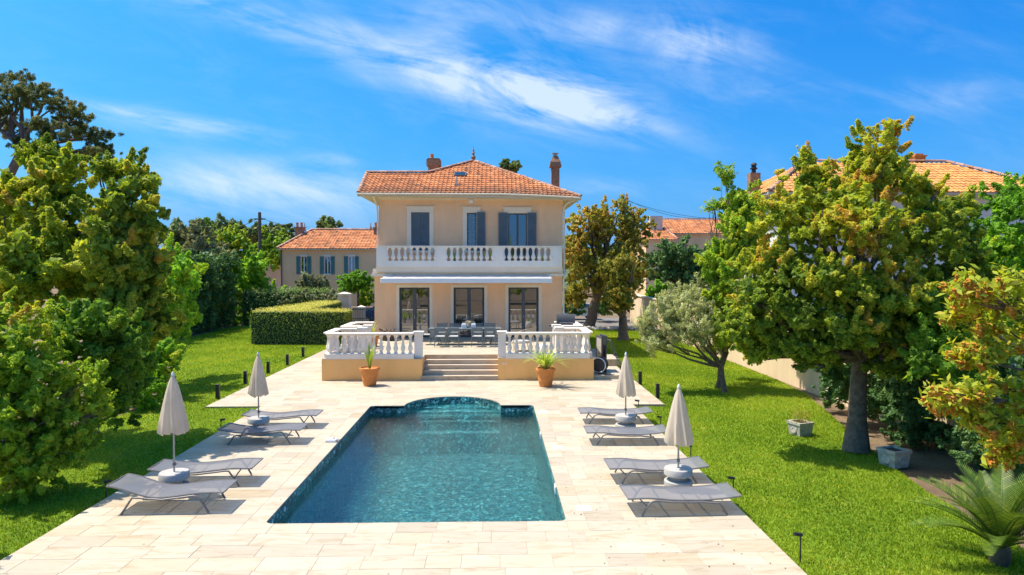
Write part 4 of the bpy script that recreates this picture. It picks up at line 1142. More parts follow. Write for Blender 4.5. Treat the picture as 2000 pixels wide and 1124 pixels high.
for a, b, lb in fr: far_tree(lb, 130, [a, b], 5000, .5, L_far, .4, 1.4, 'pine_tree', group='pines on the far hill', bark=M_bark_p)
far_tree('far pine crown seen above the right of the villa roof', 90, [(985, 325, 14, 5), (1005, 326, 16, 5), (995, 330, 18, 4)], 3500, .34, L_far, .3, .5, 'pine_tree', bark=M_bark_p)
# shrubs before the ochre house
far_tree('dark rounded tree on a stem before the ochre house', 56, [(697, 548, 30, 18), (690, 560, 26, 16), (712, 560, 20, 14)], 9000, .17, L_green, .12, .35, tint=(.3, .14, .12))
far_tree('yellowish shrub behind the gate beside the villa', 55.5, [(722, 582, 16, 12), (712, 590, 10, 10)], 3500, .15, L_laurel, .05, .3, 'shrub', cat='shrub', limbs=False)
far_tree('loose palm like shrub against the ochre house wall', 57.5, [(605, 560, 26, 18), (635, 562, 22, 18), (590, 572, 20, 12)], 7000, .3, L_grey, .05, .45, 'shrub', cat='shrub', aspect=.14)
for i, (x, y) in enumerate(((560, 586), (590, 582), (620, 584), (648, 586))):
    far_tree(['first', 'second', 'third', 'fourth'][i] + ' grey leaved shrub from the left above the golden hedge top', 53.6, [(x, y, 22, 13), (x + 6, y + 14, 20, 14)], 4500, .14, L_grey, .05, .3, 'shrub', cat='shrub', limbs=False, group='grey shrubs over the clipped hedge', tint=(.55, .2, .18))
# ---- right side
far_tree('large bronze green oak behind the right corner of the villa', 50, [(1150, 435, 44, 42), (1205, 430, 46, 42), (1240, 455, 28, 40), (1130, 500, 34, 60), (1190, 510, 56, 60), (1125, 570, 24, 40), (1235, 520, 34, 50), (1180, 560, 40, 30)], 34000, .17, L_oakd, .42, .42, 'oak_tree', tint=(.68, .2, .15), bx=AT(1150, 600, 50).x)
tree('pruned_oak', 'small pruned oak with forked trunk on the lawn beyond the terrace', 'tree', tuple(G(1217, 663)),
     [PL(1205, 535, 41.5, 30, 34), PL(1225, 520, 41.5, 20, 26), PL(1215, 575, 41.3, 34, 32), PL(1200, 600, 41.2, 20, 16)], 13000, .13, L_oakd, .34, clump=.34, trunk_top=tuple(AT(1217, 618, 41.5)), tint=(.5, .2, .15))
far_tree('dark dense round tree below the distant red roofs on the right', 60, [(1320, 500, 56, 34), (1290, 530, 40, 30), (1360, 520, 40, 34), (1330, 548, 60, 24)], 17000, .2, L_dark, .3, .55, tint=(.6, .2, .15))
far_tree('bright low bush by the boundary wall behind the pruned oak', 52, [(1290, 570, 20, 14), (1275, 578, 14, 12)], 4500, .17, L_green, .05, .35, 'bush', cat='bush', limbs=False)
far_tree('dark bush in the shade behind the bronze green oak', 56, [(1120, 600, 26, 20), (1180, 598, 40, 18), (1230, 590, 30, 20)], 7000, .18, L_dark, .05, .45, 'bush', cat='bush', limbs=False)
ob = G(1416, 765)
tree('olive_tree', 'silver green olive tree with curved branches on the right lawn', 'tree', tuple(ob),
     [PL(1345, 585, 25, 40, 36), PL(1300, 625, 24, 40, 36), PL(1355, 640, 23.5, 46, 40), PL(1272, 670, 23.5, 26, 32), PL(1405, 615, 24.5, 36, 40), PL(1310, 672, 23.8, 28, 22), PL(1390, 680, 24.3, 26, 20), PL(1430, 650, 25, 30, 30), PL(1330, 610, 24, 50, 50), PL(1262, 640, 23.6, 22, 30)],
     34000, .085, L_olive, .11, clump=.28, aspect=.26, droop=1.2, tint=(.5, .2, .16), trunk_top=tuple(AT(1408, 712, 23.9)), shell=(.3, 1.08))
far_tree('yellow leaved small tree behind the olive on the right lawn', 26.5, [(1405, 625, 30, 22), (1420, 640, 26, 22)], 5000, .1, L_laurel, .05, .28, 'bush', cat='bush', limbs=False, tint=(.7, .15, .12))
tree('laurel_tree', 'slender light green tree with wispy top left of the great oak', 'tree', (ob.x + .12, 24.6, -.09),
     [PL(1425, 400, 24.7, 26, 34), PL(1418, 350, 24.7, 14, 26), PL(1395, 405, 24.8, 12, 12), PL(1440, 460, 24.2, 42, 44), PL(1430, 530, 24.0, 46, 50), PL(1410, 590, 24.2, 40, 40), PL(1475, 500, 24.2, 40, 50), PL(1480, 600, 23.7, 46, 44), PL(1450, 430, 24.599999999999998, 40, 40), PL(1400, 500, 24.2, 36, 40), PL(1470, 400, 25.0, 34, 40), PL(1440, 660, 23.8, 50, 30)],
     52000, .09, L_oakg, .13, clump=.26, tint=(.62, .18, .14), shell=(.4, 1.08))
kb = G(1672, 878)
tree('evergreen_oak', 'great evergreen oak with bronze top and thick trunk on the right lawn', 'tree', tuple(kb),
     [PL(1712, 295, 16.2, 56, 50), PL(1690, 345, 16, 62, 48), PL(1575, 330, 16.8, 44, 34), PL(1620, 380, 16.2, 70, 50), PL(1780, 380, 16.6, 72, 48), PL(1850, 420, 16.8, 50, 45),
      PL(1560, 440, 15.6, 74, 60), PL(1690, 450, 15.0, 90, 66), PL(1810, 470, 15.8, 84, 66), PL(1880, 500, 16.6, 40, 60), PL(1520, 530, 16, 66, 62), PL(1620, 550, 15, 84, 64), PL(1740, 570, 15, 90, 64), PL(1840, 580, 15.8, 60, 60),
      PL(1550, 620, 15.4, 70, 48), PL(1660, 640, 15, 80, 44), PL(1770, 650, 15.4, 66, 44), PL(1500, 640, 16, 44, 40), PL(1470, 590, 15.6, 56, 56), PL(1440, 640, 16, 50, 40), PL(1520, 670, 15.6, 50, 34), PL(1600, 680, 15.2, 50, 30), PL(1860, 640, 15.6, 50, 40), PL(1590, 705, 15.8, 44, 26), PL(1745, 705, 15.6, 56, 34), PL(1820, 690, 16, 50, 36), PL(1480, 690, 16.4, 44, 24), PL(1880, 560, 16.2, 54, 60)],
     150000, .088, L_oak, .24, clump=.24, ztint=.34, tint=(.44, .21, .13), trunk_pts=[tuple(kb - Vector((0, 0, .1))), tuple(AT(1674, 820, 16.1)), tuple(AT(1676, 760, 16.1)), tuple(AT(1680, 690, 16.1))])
def right_shrubs():
    S = [('shaded shrub behind the great oak trunk at the boundary wall', [(1640, 710, 56, 60), (1720, 700, 66, 66), (1625, 765, 34, 34), (1700, 780, 60, 40)], 19.5, L_dark, 24000, .09),
         ('dark shrub right of the great oak trunk', [(1800, 740, 76, 76), (1760, 790, 56, 50), (1850, 800, 66, 60), (1800, 850, 70, 36), (1880, 860, 60, 36)], 17.0, L_dark, 30000, .085),
         ('green shrub with lighter tips in the right hand shrubbery', [(1830, 690, 60, 60), (1890, 650, 70, 80), (1870, 750, 66, 60), (1930, 740, 70, 80), (1820, 620, 40, 50)], 14.8, L_oakg, 34000, .08),
         ('tall bright bush at the right edge under the white house', [(1965, 440, 60, 70), (1985, 385, 40, 40), (1990, 520, 60, 80), (1930, 520, 50, 66), (1975, 620, 70, 70), (1910, 590, 50, 60)], 18.5, L_green, 34000, .09),
         ('low dark bush at the lower right along the bare earth', [(1960, 850, 90, 76), (1900, 860, 56, 50), (1990, 930, 70, 50), (2010, 780, 80, 90)], 13.5, L_dark, 28000, .075)]
    for lb, lo, Y, mt, n, lf in S: far_tree(lb, Y, lo, n, lf, mt, .08, .26, 'shrub', cat='shrub', limbs=False, tint=(.4, .17, .14), aspect=.5)
right_shrubs()
# near tree with orange catkins
def catkin_tree():
    Y = 8.0; base = (8.3, 8.6, -.09)
    T = empty('catkin_oak', base, 0, 'near branches with large yellow green leaves and orange catkins at the right edge', 'tree')
    b = np.array(base); r = random.Random(21)
    lob = [(1950, 570, 60, 50), (1900, 610, 56, 46), (1975, 650, 60, 60), (1900, 690, 50, 30), (1870, 770, 46, 30), (1960, 760, 50, 60), (1960, 880, 40, 36), (1990, 820, 40, 60), (1835, 785, 40, 26), (1920, 830, 46, 40), (1880, 560, 40, 30)]
    L = [np.array(PL(a, c, Y + r.uniform(-.3, .5), w, h)) - np.array([*b, 0, 0, 0]) for a, c, w, h in lob]
    wood = MB(); P = []; Nn = []; cat = []
    org = Vector((.4, .6, 2.6)); wood.tube([(0, 0, -.1), (.1, .2, 1.2), tuple(org)], [.1, .085, .07], 8)
    for l in L:
        e = Vector(l[:3]); pts = limb_pts(org, e, .12, 6, r); wood.tube(pts, [.035 * (1 - .7 * i / 5) for i in range(6)], 6)
        for s in range(13):
            d = Vector((r.gauss(0, 1), r.gauss(0, 1), r.gauss(.1, .8))).normalized(); tip = e + Vector((d.x * l[3], d.y * l[4], d.z * l[5])) * r.uniform(.7, 1.1)
            tw = limb_pts(pts[4], tip, .08, 4, r); wood.tube(tw, [.012, .009, .006, .004], 5)
            for k in range(34):
                t = r.uniform(.4, 1.0); q = tw[1].lerp(tw[3], t) + Vector((r.gauss(0, .05), r.gauss(0, .05), r.gauss(0, .05)))
                P.append(tuple(q)); Nn.append((r.gauss(0, .6), r.gauss(-.3, .6), r.gauss(.7, .4)))
            if r.random() < .8:
                for c in range(r.randint(7, 14)): cat.append((tw[2].lerp(tip, r.uniform(.2, 1)), r.uniform(.05, .13)))
    P = np.array(P); Nn = unit(np.array(Nn)); n = len(P)
    o = link('leaves', leaves_mesh('leaves', P, Nn, rng.uniform(.08, .15, n), .5 + rng.normal(0, .22, n), L_big, .40), T); o['kind'] = 'stuff'
    wood.build('branches', M_bark, T, 50)
    c = MB()
    for p, h in cat:
        q = [p + Vector((r.gauss(0, .012), r.gauss(0, .012), -h * k / 4)) for k in range(5)]
        for a in range(4):
            w = .03 * (1 - .12 * a)
            c.lathe([(w * .5, -.014), (w, 0), (w * .3, .016)], tuple(q[a]), 4, tint=r.random())
    c.build('catkins', L_catkin, T)
catkin_tree()
# trees behind the camera, seen only in the window reflections
for i, (x, y) in enumerate(((-9, -13), (1.5, -17), (8, -14))):
    lob = [(x + dx, y + dy, z, 2.4, 2.2, 1.9) for dx, dy, z in ((-1.8, 0, 3.6), (1.6, .4, 3.8), (0, -.5, 5.6), (.2, .8, 2.4))]
    tree('garden_oak', ['leafy oak behind the viewpoint on the left', 'leafy oak behind the viewpoint in the middle', 'leafy oak behind the viewpoint on the right'][i], 'tree', (x, y, -.09), lob, 9000, .2, L_oakg, .22, clump=.55, group='oaks behind the viewpoint')

# far wood that reads as one mass along the horizon
def wood():
    lob = []; r = random.Random(31)
    for k in range(90):
        x = -190 + 380 * k / 89 + r.uniform(-2, 2); Y = 125 + r.uniform(0, 35) - abs(x) * .2
        h = (9.5 if x < -8 else 7.5) + 1.8 * math.sin(k * .9) + r.uniform(-1, 1)
        lob.append((x, Y, h * .55, r.uniform(4, 6), 4, h * .5))
    P, Nn, ct, q = crown_points(lob, 36000, 1.3, (.7, 1.05), stretch=.9); k = P[:, 2] > 0; P, Nn, ct = P[k], Nn[k], ct[k]; n = len(P)
    tag(link('distant_wood', leaves_mesh('distant_wood', P, Nn, rng.uniform(.7, 1.5, n), .42 + .16 * ct + rng.normal(0, .12, n), L_far, .7)), 'distant green wood along the horizon behind all houses', 'wood', kind='stuff')
wood()
mb = MB(); nn = 60; v = []
for i in range(nn + 1):
    x = -420 + 840 * i / nn
    for j, (yy, f) in enumerate(((160, 0), (230, .7), (330, 1), (600, .2))): v.append((x, yy, -.5 + f * (9 + 3.5 * math.sin(x * .012 + 1) + 2 * math.sin(x * .035))))
mb.add(v, [(a * 4 + j, a * 4 + 4 + j, a * 4 + 5 + j, a * 4 + 1 + j) for a in range(nn) for j in range(3)])
M_hill = simple('hill_scrub', (0.06, 0.085, 0.03), 0.95, 0.4, 0.15)
tag(mb.build('hill', M_hill, smooth=60), kind='structure', label='low wooded hill far behind the houses')

# ------------------------------------------------------------------ neighbours
def hip_house(name, label, x0, x1, y0, y1, zb, ze, zr, wall_m, tile_m, ov=.45, hipl=2.2, hipr=2.2, wins=(), shm=None, tw=.3, th=.42, openings=True):
    Hs = empty(name, (0, 0, 0), 0, label, 'house')
    m = MB()
    ops = [(a, b, c, d) for a, b, c, d in wins]
    wall_open(m, x0, x1, zb, ze, y0, y0 + .3, ops); m.box(x0, x0 + .3, y0 + .3, y1, zb, ze); m.box(x1 - .3, x1, y0 + .3, y1, zb, ze); m.box(x0 + .3, x1 - .3, y1 - .3, y1, zb, ze)
    m.build('wall', wall_m, Hs)
    X0, X1, Y0, Y1 = x0 - ov, x1 + ov, y0 - ov, y1 + ov; ym = (Y0 + Y1) / 2
    A, B, C, D = Vector((X0, Y0, ze)), Vector((X1, Y0, ze)), Vector((X1, Y1, ze)), Vector((X0, Y1, ze)); P, Q = Vector((X0 + hipl, ym, zr)), Vector((X1 - hipr, ym, zr))
    r = MB(); r.add([A, B, C, D, P, Q], [(0, 1, 5, 4), (1, 2, 5), (2, 3, 4, 5), (3, 0, 4), (0, 3, 2, 1)])
    d = Vector((0, 0, .12)); r.add([A - d, B - d, C - d, D - d, A, B, C, D], [(0, 3, 2, 1), (0, 1, 5, 4), (1, 2, 6, 5), (2, 3, 7, 6), (3, 0, 4, 7)])
    rf = r.build('roof', M_soffit, Hs)
    t = MB(); rr = random.Random(9)
    tile_plane(t, [A, B, Q, P], tw, th, rr); tile_plane(t, [D, A, P], tw, th, rr); tile_plane(t, [B, C, Q], tw, th, rr)
    t.build('roof_tiles', tile_m, rf)['kind'] = 'stuff'
    u = Vector((0, 0, .06))
    for a, b in ((P, Q), (A, P), (B, Q)): ridge_tiles(rf, a + u, b + u, M_ridge, max(3, int((b - a).length / .42)), .13, True)
    return Hs, rf
def nb_window(Hs, a, b, z0, z1, y, shm, slats=.07):
    t = .07; d = MB(); d.box(a, a + t, y + .1, y + .16, z0, z1); d.box(b - t, b, y + .1, y + .16, z0, z1); d.box(a + t, b - t, y + .1, y + .16, z1 - t, z1); d.box(a + t, b - t, y + .1, y + .16, z0, z0 + t); d.box((a + b) / 2 - .05, (a + b) / 2 + .05, y + .09, y + .15, z0 + t, z1 - t)
    W = d.build('window', M_white_pl, Hs)
    MB().add([(a + t, y + .13, z0 + t), (b - t, y + .13, z0 + t), (b - t, y + .13, z1 - t), (a + t, y + .13, z1 - t)], [(0, 1, 2, 3)]).build('pane', M_glass, W)
    MB().box(a - .05, b + .05, y - .06, y - .001, z1 + .002, z1 + .14).build('lintel', M_white, W)
    MB().box(a - .05, b + .05, y - .08, y + .08, z0 - .1, z0 - .001).build('sill', M_trim, W)
    w = (b - a) * .62
    for p, q in ((a - w, a - .01), (b + .01, b + w)):
        m = MB(); shutter(m, p, q, y - .012, z0, z1, .05, slats=slats); m.build('shutter', shm, W)
def neighbours():
    Y = 62.0; x0 = AT(551, 520, Y).x; x1 = AT(752, 520, Y).x; ze = AT(650, 486, Y).z
    wn = []
    for a, b in ((587, 600), (633, 646), (680, 693)):
        wn.append((AT(a, 520, Y).x, AT(b, 520, Y).x, AT(a, 536, Y).z, AT(a, 501, Y).z))
    zr = AT(650, 449, Y + 3.6).z
    Hs, rf = hip_house('ochre_house', 'two storey ochre house with green shutters and red roof left of the villa', x0, x1, Y, Y + 8, -.08, ze, zr, M_nwall, M_tile, .35, 2.0, 1.6, wn, tw=.28, th=.4)
    MB().box(x0 + .3, x1 - .3, Y + 3, Y + 3.1, 0, ze - .2).build('interior', M_room, Hs)
    for w in wn: nb_window(Hs, *w, Y, M_gshut)
    for px, n in ((585, 2), (738, 2)):
        c = AT(px, 452, Y + 3.0); m = MB(); m.box(c.x - .36, c.x + .36, c.y - .25, c.y + .25, c.z - 1.2, c.z + .25); m.box(c.x - .42, c.x + .42, c.y - .3, c.y + .3, c.z + .251, c.z + .36)
        m.build('chimney', M_brick, rf)
        for k in (-.2, .2): MB().lathe([(.13, 0), (.11, .35), (.14, .37), (.14, .45)], (c.x + k, c.y, c.z + .36), 8).build('chimney_pot', M_terra, rf)
    for px in (595, 724):
        c = AT(px, 450, Y + 4); MB().lathe([(.12, -.1), (.08, .1), (.12, .25), (.05, .35), (.03, .6), (.01, .75)], tuple(c), 8).build('finial', M_brick, rf)
    MB().tube([(x0 - .05, Y - .05, ze - .1), (x0 - .05, Y - .05, 0)], .06, 6).build('downpipe', M_grey, Hs)
    # pale pink house further left
    Y = 74.0; a, b = AT(513, 500, Y).x, AT(562, 500, Y).x; ze = AT(530, 490, Y).z
    Hs, rf = hip_house('pink_house', 'pale pink house with low tile roof behind the wooden pole', a, b, Y, Y + 6, -.08, ze, AT(530, 476, Y + 3).z, M_pinkw, M_tile, .3, .3, .3, (), tw=.34, th=.45)
    c = AT(540, 480, Y + 1.5); MB().box(c.x - .4, c.x + .4, c.y - .3, c.y + .3, c.z - 1, c.z + .45).build('chimney', M_pinkw, rf)
    c = AT(546, 511, Y - .06); s = MB().lathe([(.42, 0), (.3, .1), (.05, .16)], (0, 0, 0), 14).build('satellite_dish', M_brick, Hs); s.location = c; s.rotation_euler = (R(80), 0, R(20))
    # distant red roofs on the right
    Y = 82.0; a, b = AT(1292, 440, Y).x, AT(1430, 440, Y).x; ze = AT(1340, 456, Y).z
    Hs, rf = hip_house('red_roofed_house', 'distant long house with red tile roof right of the bronze oak', a, b, Y, Y + 8, -.08, ze, AT(1340, 429, Y + 4).z, M_nwall, M_tile, .4, .4, .4, (), tw=.36, th=.48)
    c = AT(1280, 436, Y - 1); MB().box(c.x - .75, c.x + .75, c.y - .5, c.y + .5, c.z - 3, c.z + .8).build('chimney', M_pinkw, rf)
    Y = 78.0; a, b = AT(1262, 460, Y).x, AT(1318, 460, Y).x; ze = AT(1290, 468, Y).z
    hip_house('low_house', 'lower distant house with brown tile roof before the long red roof', a, b, Y, Y + 6, -.08, ze, AT(1290, 447, Y + 3).z, M_nwall, M_tile, .3, .8, .8, (), tw=.36, th=.48)
    # white house at the right, on higher ground behind the trees
    Y = 34.0; ze = AT(1900, 379, Y).z; zr = AT(1900, 320, Y + 3.6).z
    a, b = AT(1478, 400, Y).x, AT(1990, 400, Y).x + 1.2
    Hs, rf = hip_house('white_house', 'large white house with bright orange tile roof behind the great oak', a + 1.1, b, Y, Y + 6.6, -.08, ze, zr, M_whouse, M_tile2, .8, 3.6, 3.6, (), tw=.27, th=.38)
    c = AT(1472, 352, Y + 2); m = MB(); m.box(c.x - .27, c.x + .27, c.y - .25, c.y + .25, c.z - 1.5, c.z + .35); m.build('chimney', M_brick, rf)
    MB().lathe([(.12, 0), (.12, .2), (.2, .22), (.2, .28), (.13, .3), (.13, .42), (.19, .44), (.1, .55)], (c.x, c.y, c.z + .35), 8).build('chimney_pot', M_black, rf)
    c = AT(1791, 312, Y + 3.8); m = MB(); m.box(c.x - .3, c.x + .3, c.y - .3, c.y + .3, c.z - 1, c.z + .12); m.box(c.x - .36, c.x + .36, c.y - .36, c.y + .36, c.z + .121, c.z + .2); m.box(c.x - .22, c.x + .22, c.y - .22, c.y + .22, c.z + .201, c.z + .3); m.build('chimney', M_terra, rf)
neighbours()

# boundary wall on the right, in bays
def boundary():
    W = empty('boundary_wall', (11.25, 14, 0), 0, 'long rendered boundary wall along the right side of the lawn', 'wall'); W.location = (0, 0, 0)
    MB().box(11.2, 11.45, 13, 56, -.1, 2.15).build('render', M_bwall, W)
    MB().box(11.14, 11.51, 13, 56, 2.151, 2.22).build('coping', M_trim, W)
    # retaining wall with stones behind the lawn
    r = random.Random(3); D = empty('stone_edging', (7, 48, 0), 0, 'row of rough edging stones along the lawn behind the right corner of the villa', 'edging'); D.location = (0, 0, 0)
    for k in range(26):
        x = 4.3 + k * .27 + r.uniform(-.05, .05); y = 48.1 + r.uniform(-.2, .2); s = r.uniform(.13, .24)
        MB().lathe([(s * .7, -.1), (s, .03), (s * .8, s * .7), (s * .3, s)], (x, y, 0), 6).build('stone', M_conc, D)
boundary()

# gate, gate piers, fence and cars left of the villa
def gate():
    Y = 51.2
    for px, lb, w in ((673, 'tall pale stone gate pier at the end of the clipped hedge', .42), (705.5, 'shorter stone gate pier beside the parked dark blue car', .26)):
        c = AT(px, 600, Y); zt = AT(px, 571 if w > .3 else 597, Y).z
        p = empty('gate_pier', (c.x, Y, -.09), 0, lb, 'pier', 'gate piers'); h = zt + .09
        MB().box(-w, w, -w, w, 0, h - .22).build('shaft', M_pinkw, p); MB().box(-w - .06, w + .06, -w - .06, w + .06, h - .219, h - .1).add([(-w, -w, h - .099), (w, -w, h - .099), (w, w, h - .099), (-w, w, h - .099), (0, 0, h + .02)], [(0, 1, 4), (1, 2, 4), (2, 3, 4), (3, 0, 4)]).build('cap', M_trim, p)
    x0 = AT(680, 600, Y).x; x1 = AT(745, 600, Y).x; zt = AT(700, 599, Y).z; g = empty('iron_gate', (x0, Y - .5, -.09), 0, 'dark green iron railing gate between the hedge and the villa', 'gate')
    for k in range(int((x1 - x0) / .13)): MB().box(.13 * k - .011, .13 * k + .011, -.011, .011, .05, zt).build('bar', M_bgate, g)
    for z in (.12, zt * .45, zt - .1): MB().box(-.05, x1 - x0, -.02, .02, z, z + .05).build('rail', M_bgate, g)
M_bgate = simple('gate_paint', (0.03, 0.06, 0.06), 0.5, 0.1)
gate()
def car(name, label, loc, rz, paint, group):
    C = empty(name, loc, rz, label, 'car', group)
    # side profile (length x, height z), extruded with tumblehome
    prof = [(-2.05, .45), (-2.1, .75), (-1.95, 1.0), (-1.35, 1.05), (-.75, 1.42), (.75, 1.46), (1.5, 1.3), (1.95, .98), (2.05, .6), (2.0, .35), (-1.95, .3)]
    m = MB(); n = len(prof); W = lambda z: .86 if z < 1.05 else .86 - (z - 1.05) * .5
    v = [(x, -W(z), z) for x, z in prof] + [(x, W(z), z) for x, z in prof]
    m.add(v, [tuple(range(n)), tuple(range(2 * n - 1, n - 1, -1))] + [(i, n + i, n + (i + 1) % n, (i + 1) % n) for i in range(n)])
    m.build('body', paint, C, 35)
    for sy in (-1, 1):
        g = MB(); w = lambda z: sy * (W(z) + .006)
        g.add([(-1.2, w(1.08), 1.08), (-.1, w(1.08), 1.08), (-.1, w(1.37), 1.37), (-.72, w(1.37), 1.37)], [(0, 1, 2, 3)]); g.add([(0, w(1.08), 1.08), (1.45, w(1.08), 1.08), (1.3, w(1.28), 1.28), (.75, w(1.38), 1.38), (0, w(1.38), 1.38)], [(0, 1, 2, 3, 4)])
        g.build('side_window', M_carglass, C)
        for x in (-1.35, 1.3):
            wh = MB().lathe([(.2, -.1), (.31, -.1), (.325, -.05), (.325, .05), (.31, .1), (.2, .1)], seg=18).build('wheel', M_rubber, C, 40); wh.location = (x, sy * .8, .325); wh.rotation_euler = (R(90), 0, 0)
            MB().lathe([(.19, -.11), (.19, .11)], seg=12).build('rim', M_steel, wh)
        MB().bbox(-2.09, -1.9, sy * .7 - .13, sy * .7 + .13, .72, .86, .02).build('headlight', M_white_pl, C)
    g = MB(); g.add([(-1.33, -.78, 1.085), (-1.33, .78, 1.085), (-.8, .66, 1.42), (-.8, -.66, 1.42)], [(0, 1, 2, 3)]); g.build('windscreen', M_carglass, C)
c = AT(705, 600, 55); car('parked_car', 'dark blue car parked behind the iron gate left of the villa', (c.x + 2.05, 54.6, -.07), 0, M_carblue, 'parked cars')
c = AT(1122, 590, 58.5); car('parked_car', 'white car half hidden behind the bronze green oak', (c.x, 58.5, -.07), 0, M_carwhite, 'parked cars')
MB_low = MB().box(AT(680, 610, 57).x, AT(760, 610, 57).x, 57, 57.3, -.1, 1.1)
tag(MB_low.build('low_wall', M_pinkw), 'low pinkish wall behind the parked dark blue car', 'wall')

# poles and cables
def pole(px, top_py, Y, label, r_=.14):
    c = AT(px, top_py, Y); p = empty('utility_pole', (c.x, Y, -.09), 0, label, 'pole', 'utility poles')
    MB().tube([(0, 0, 0), (0, 0, c.z + .09)], [r_ * 1.25, r_], 8).build('post', M_pole, p)
    MB().box(-.5, .5, -.05, .05, c.z - .55, c.z - .45).build('crossarm', M_pole, p)
    return c
pl = pole(507, 415, 60, 'wooden utility pole between the trees and the ochre house'); pr = pole(1217, 380, 66, 'utility pole rising above the bronze green oak')
def cable(a, b, sag, label, r_=.018):
    a, b = Vector(a), Vector(b); pts = [a.lerp(b, k / 16) - Vector((0, 0, sag * 4 * (k / 16) * (1 - k / 16))) for k in range(17)]
    tag(MB().tube(pts, r_, 5).build('power_cable', M_black), label, 'cable', 'overhead cables')
cable((pl.x, 59.95, pl.z - .48), AT(330, 475, 62), .5, 'overhead cable running left from the wooden pole')
cable((pl.x + .1, 60, pl.z - .48), AT(600, 444, 64), .25, 'overhead cable from the wooden pole to the ochre house')
cable((pr.x, 66, pr.z - .48), AT(1425, 428, 70), .5, 'upper overhead cable right of the bronze green oak')
cable((pr.x + .2, 66, pr.z - .42), AT(1425, 420, 72), 1.0, 'lower overhead cable right of the bronze green oak')

# ------------------------------------------------------------------ loungers
def lounger(label, px, py, side, head, first=None):
    """near foot leg stands at the photo pixel; side -1: left row (head to the left), 1: right row"""
    g = G(px, py); W = .74; s = -side
    Lg = empty('sun_lounger', (g.x, g.y, 0.0), R(random.uniform(-1.6, 1.6)), label, 'sun lounger', 'grey sling sun loungers')
    # local x along the lounger: 0 at the foot leg, towards the head
    foot, dip = (.35, .275) if side < 0 else (.30, .255)
    ctrl = [(-.24, foot), (-.05, foot + .012), (.25, foot + .005), (.55, foot - .035), (.88, dip + .01), (1.05, dip), (1.25, dip + .02), (1.45, dip + (head - dip) * .34), (1.62, dip + (head - dip) * .66), (1.76, head)]
    if head > .45: ctrl = [(-.24, .355), (-.05, .367), (.25, .35), (.5, .318), (.78, .282), (.95, .28), (1.12, .31), (1.3, .375), (1.5, .445), (1.64, .485), (1.76, .505)]
    X = lambda x: side * x if side < 0 else x
    C = [(side * x if side < 0 else x, z) for x, z in ctrl]
    # fine sling
    xs = [c[0] for c in ctrl]; zs = [c[1] for c in ctrl]; n = 30
    fx = [xs[0] + (xs[-1] - xs[0]) * i / n for i in range(n + 1)]
    fz = np.interp(fx, xs, zs); fz = np.convolve(np.pad(fz, 2, 'edge'), np.ones(5) / 5, 'valid')
    v = []; f = []
    for i in range(n + 1):
        for j in range(5):
            y = .02 + (W - .04) * j / 4; v.append((X(fx[i]), y, fz[i] - .012 * math.sin(math.pi * j / 4) + .006))
    for i in range(n):
        for j in range(4): a = i * 5 + j; f.append((a, a + 1, a + 6, a + 5))
    MB().add(v, f).build('sling', M_sling, Lg, 80)
    fr = MB()
    for y in (.012, W - .012): fr.tube([(X(fx[i]), y, fz[i]) for i in range(n + 1)], .016, 6)
    for i in (0, n): fr.tube([(X(fx[i]), .012, fz[i]), (X(fx[i]), W - .012, fz[i])], .014, 6)
    fr.build('frame', M_alu, Lg, 50)
    for i in (9, 16, 20):
        MB().tube([(X(fx[i]), .01 + (W - .02) * k / 6, fz[i] - .03 - .03 * math.sin(math.pi * k / 6)) for k in range(7)], .012, 6).build('cross_bar', M_alu, Lg, 50)
    zi = lambda x: float(np.interp(x, fx, fz)) - .028
    for y in (-.012, W + .012):
        pts = [(0, y, 0.012), (.06, y, .12), (.14, y, .235), (.19, y, zi(.22) - .012), (.26, y, zi(.26)), (.5, y, zi(.5) - .002), (.8, y, zi(.8) - .004), (1.05, y, zi(1.05)), (1.2, y, zi(1.2) - .02), (1.31, y, zi(1.25) - .035), (1.36, y, .22), (1.43, y, .11), (1.5, y, .012)]
        MB().tube([(X(a), b, c) for a, b, c in pts], .019, 8).build('leg_frame', M_alu, Lg, 50)
    # foot end struts
    for y in (.014, W - .014): MB().tube([(X(.09), y, .17), (X(-.04), y, zi(-.04) + .02)], .014, 6).build('strut', M_alu, Lg, 50)
    return Lg
lounger('nearest lounger of the left row, with raised backrest', 408, 1003, -1, .505)
lounger('second lounger of the left row, behind the nearer parasol table', 467, 951, -1, .37)
lounger('third lounger of the left row, its head end in tree shade', 567, 869, -1, .385)
lounger('farthest lounger of the left row, behind the farther parasol table', 600.5, 838, -1, .385)
lounger('nearest lounger of the right row, lying almost flat', 1254, 1009, 1, .33)
lounger('second lounger of the right row, behind the nearer parasol table', 1215, 946, 1, .34)
lounger('third lounger of the right row, before the farther parasol table', 1166, 870.5, 1, .345)
lounger('farthest lounger of the right row, behind the farther parasol table', 1151, 829, 1, .35)

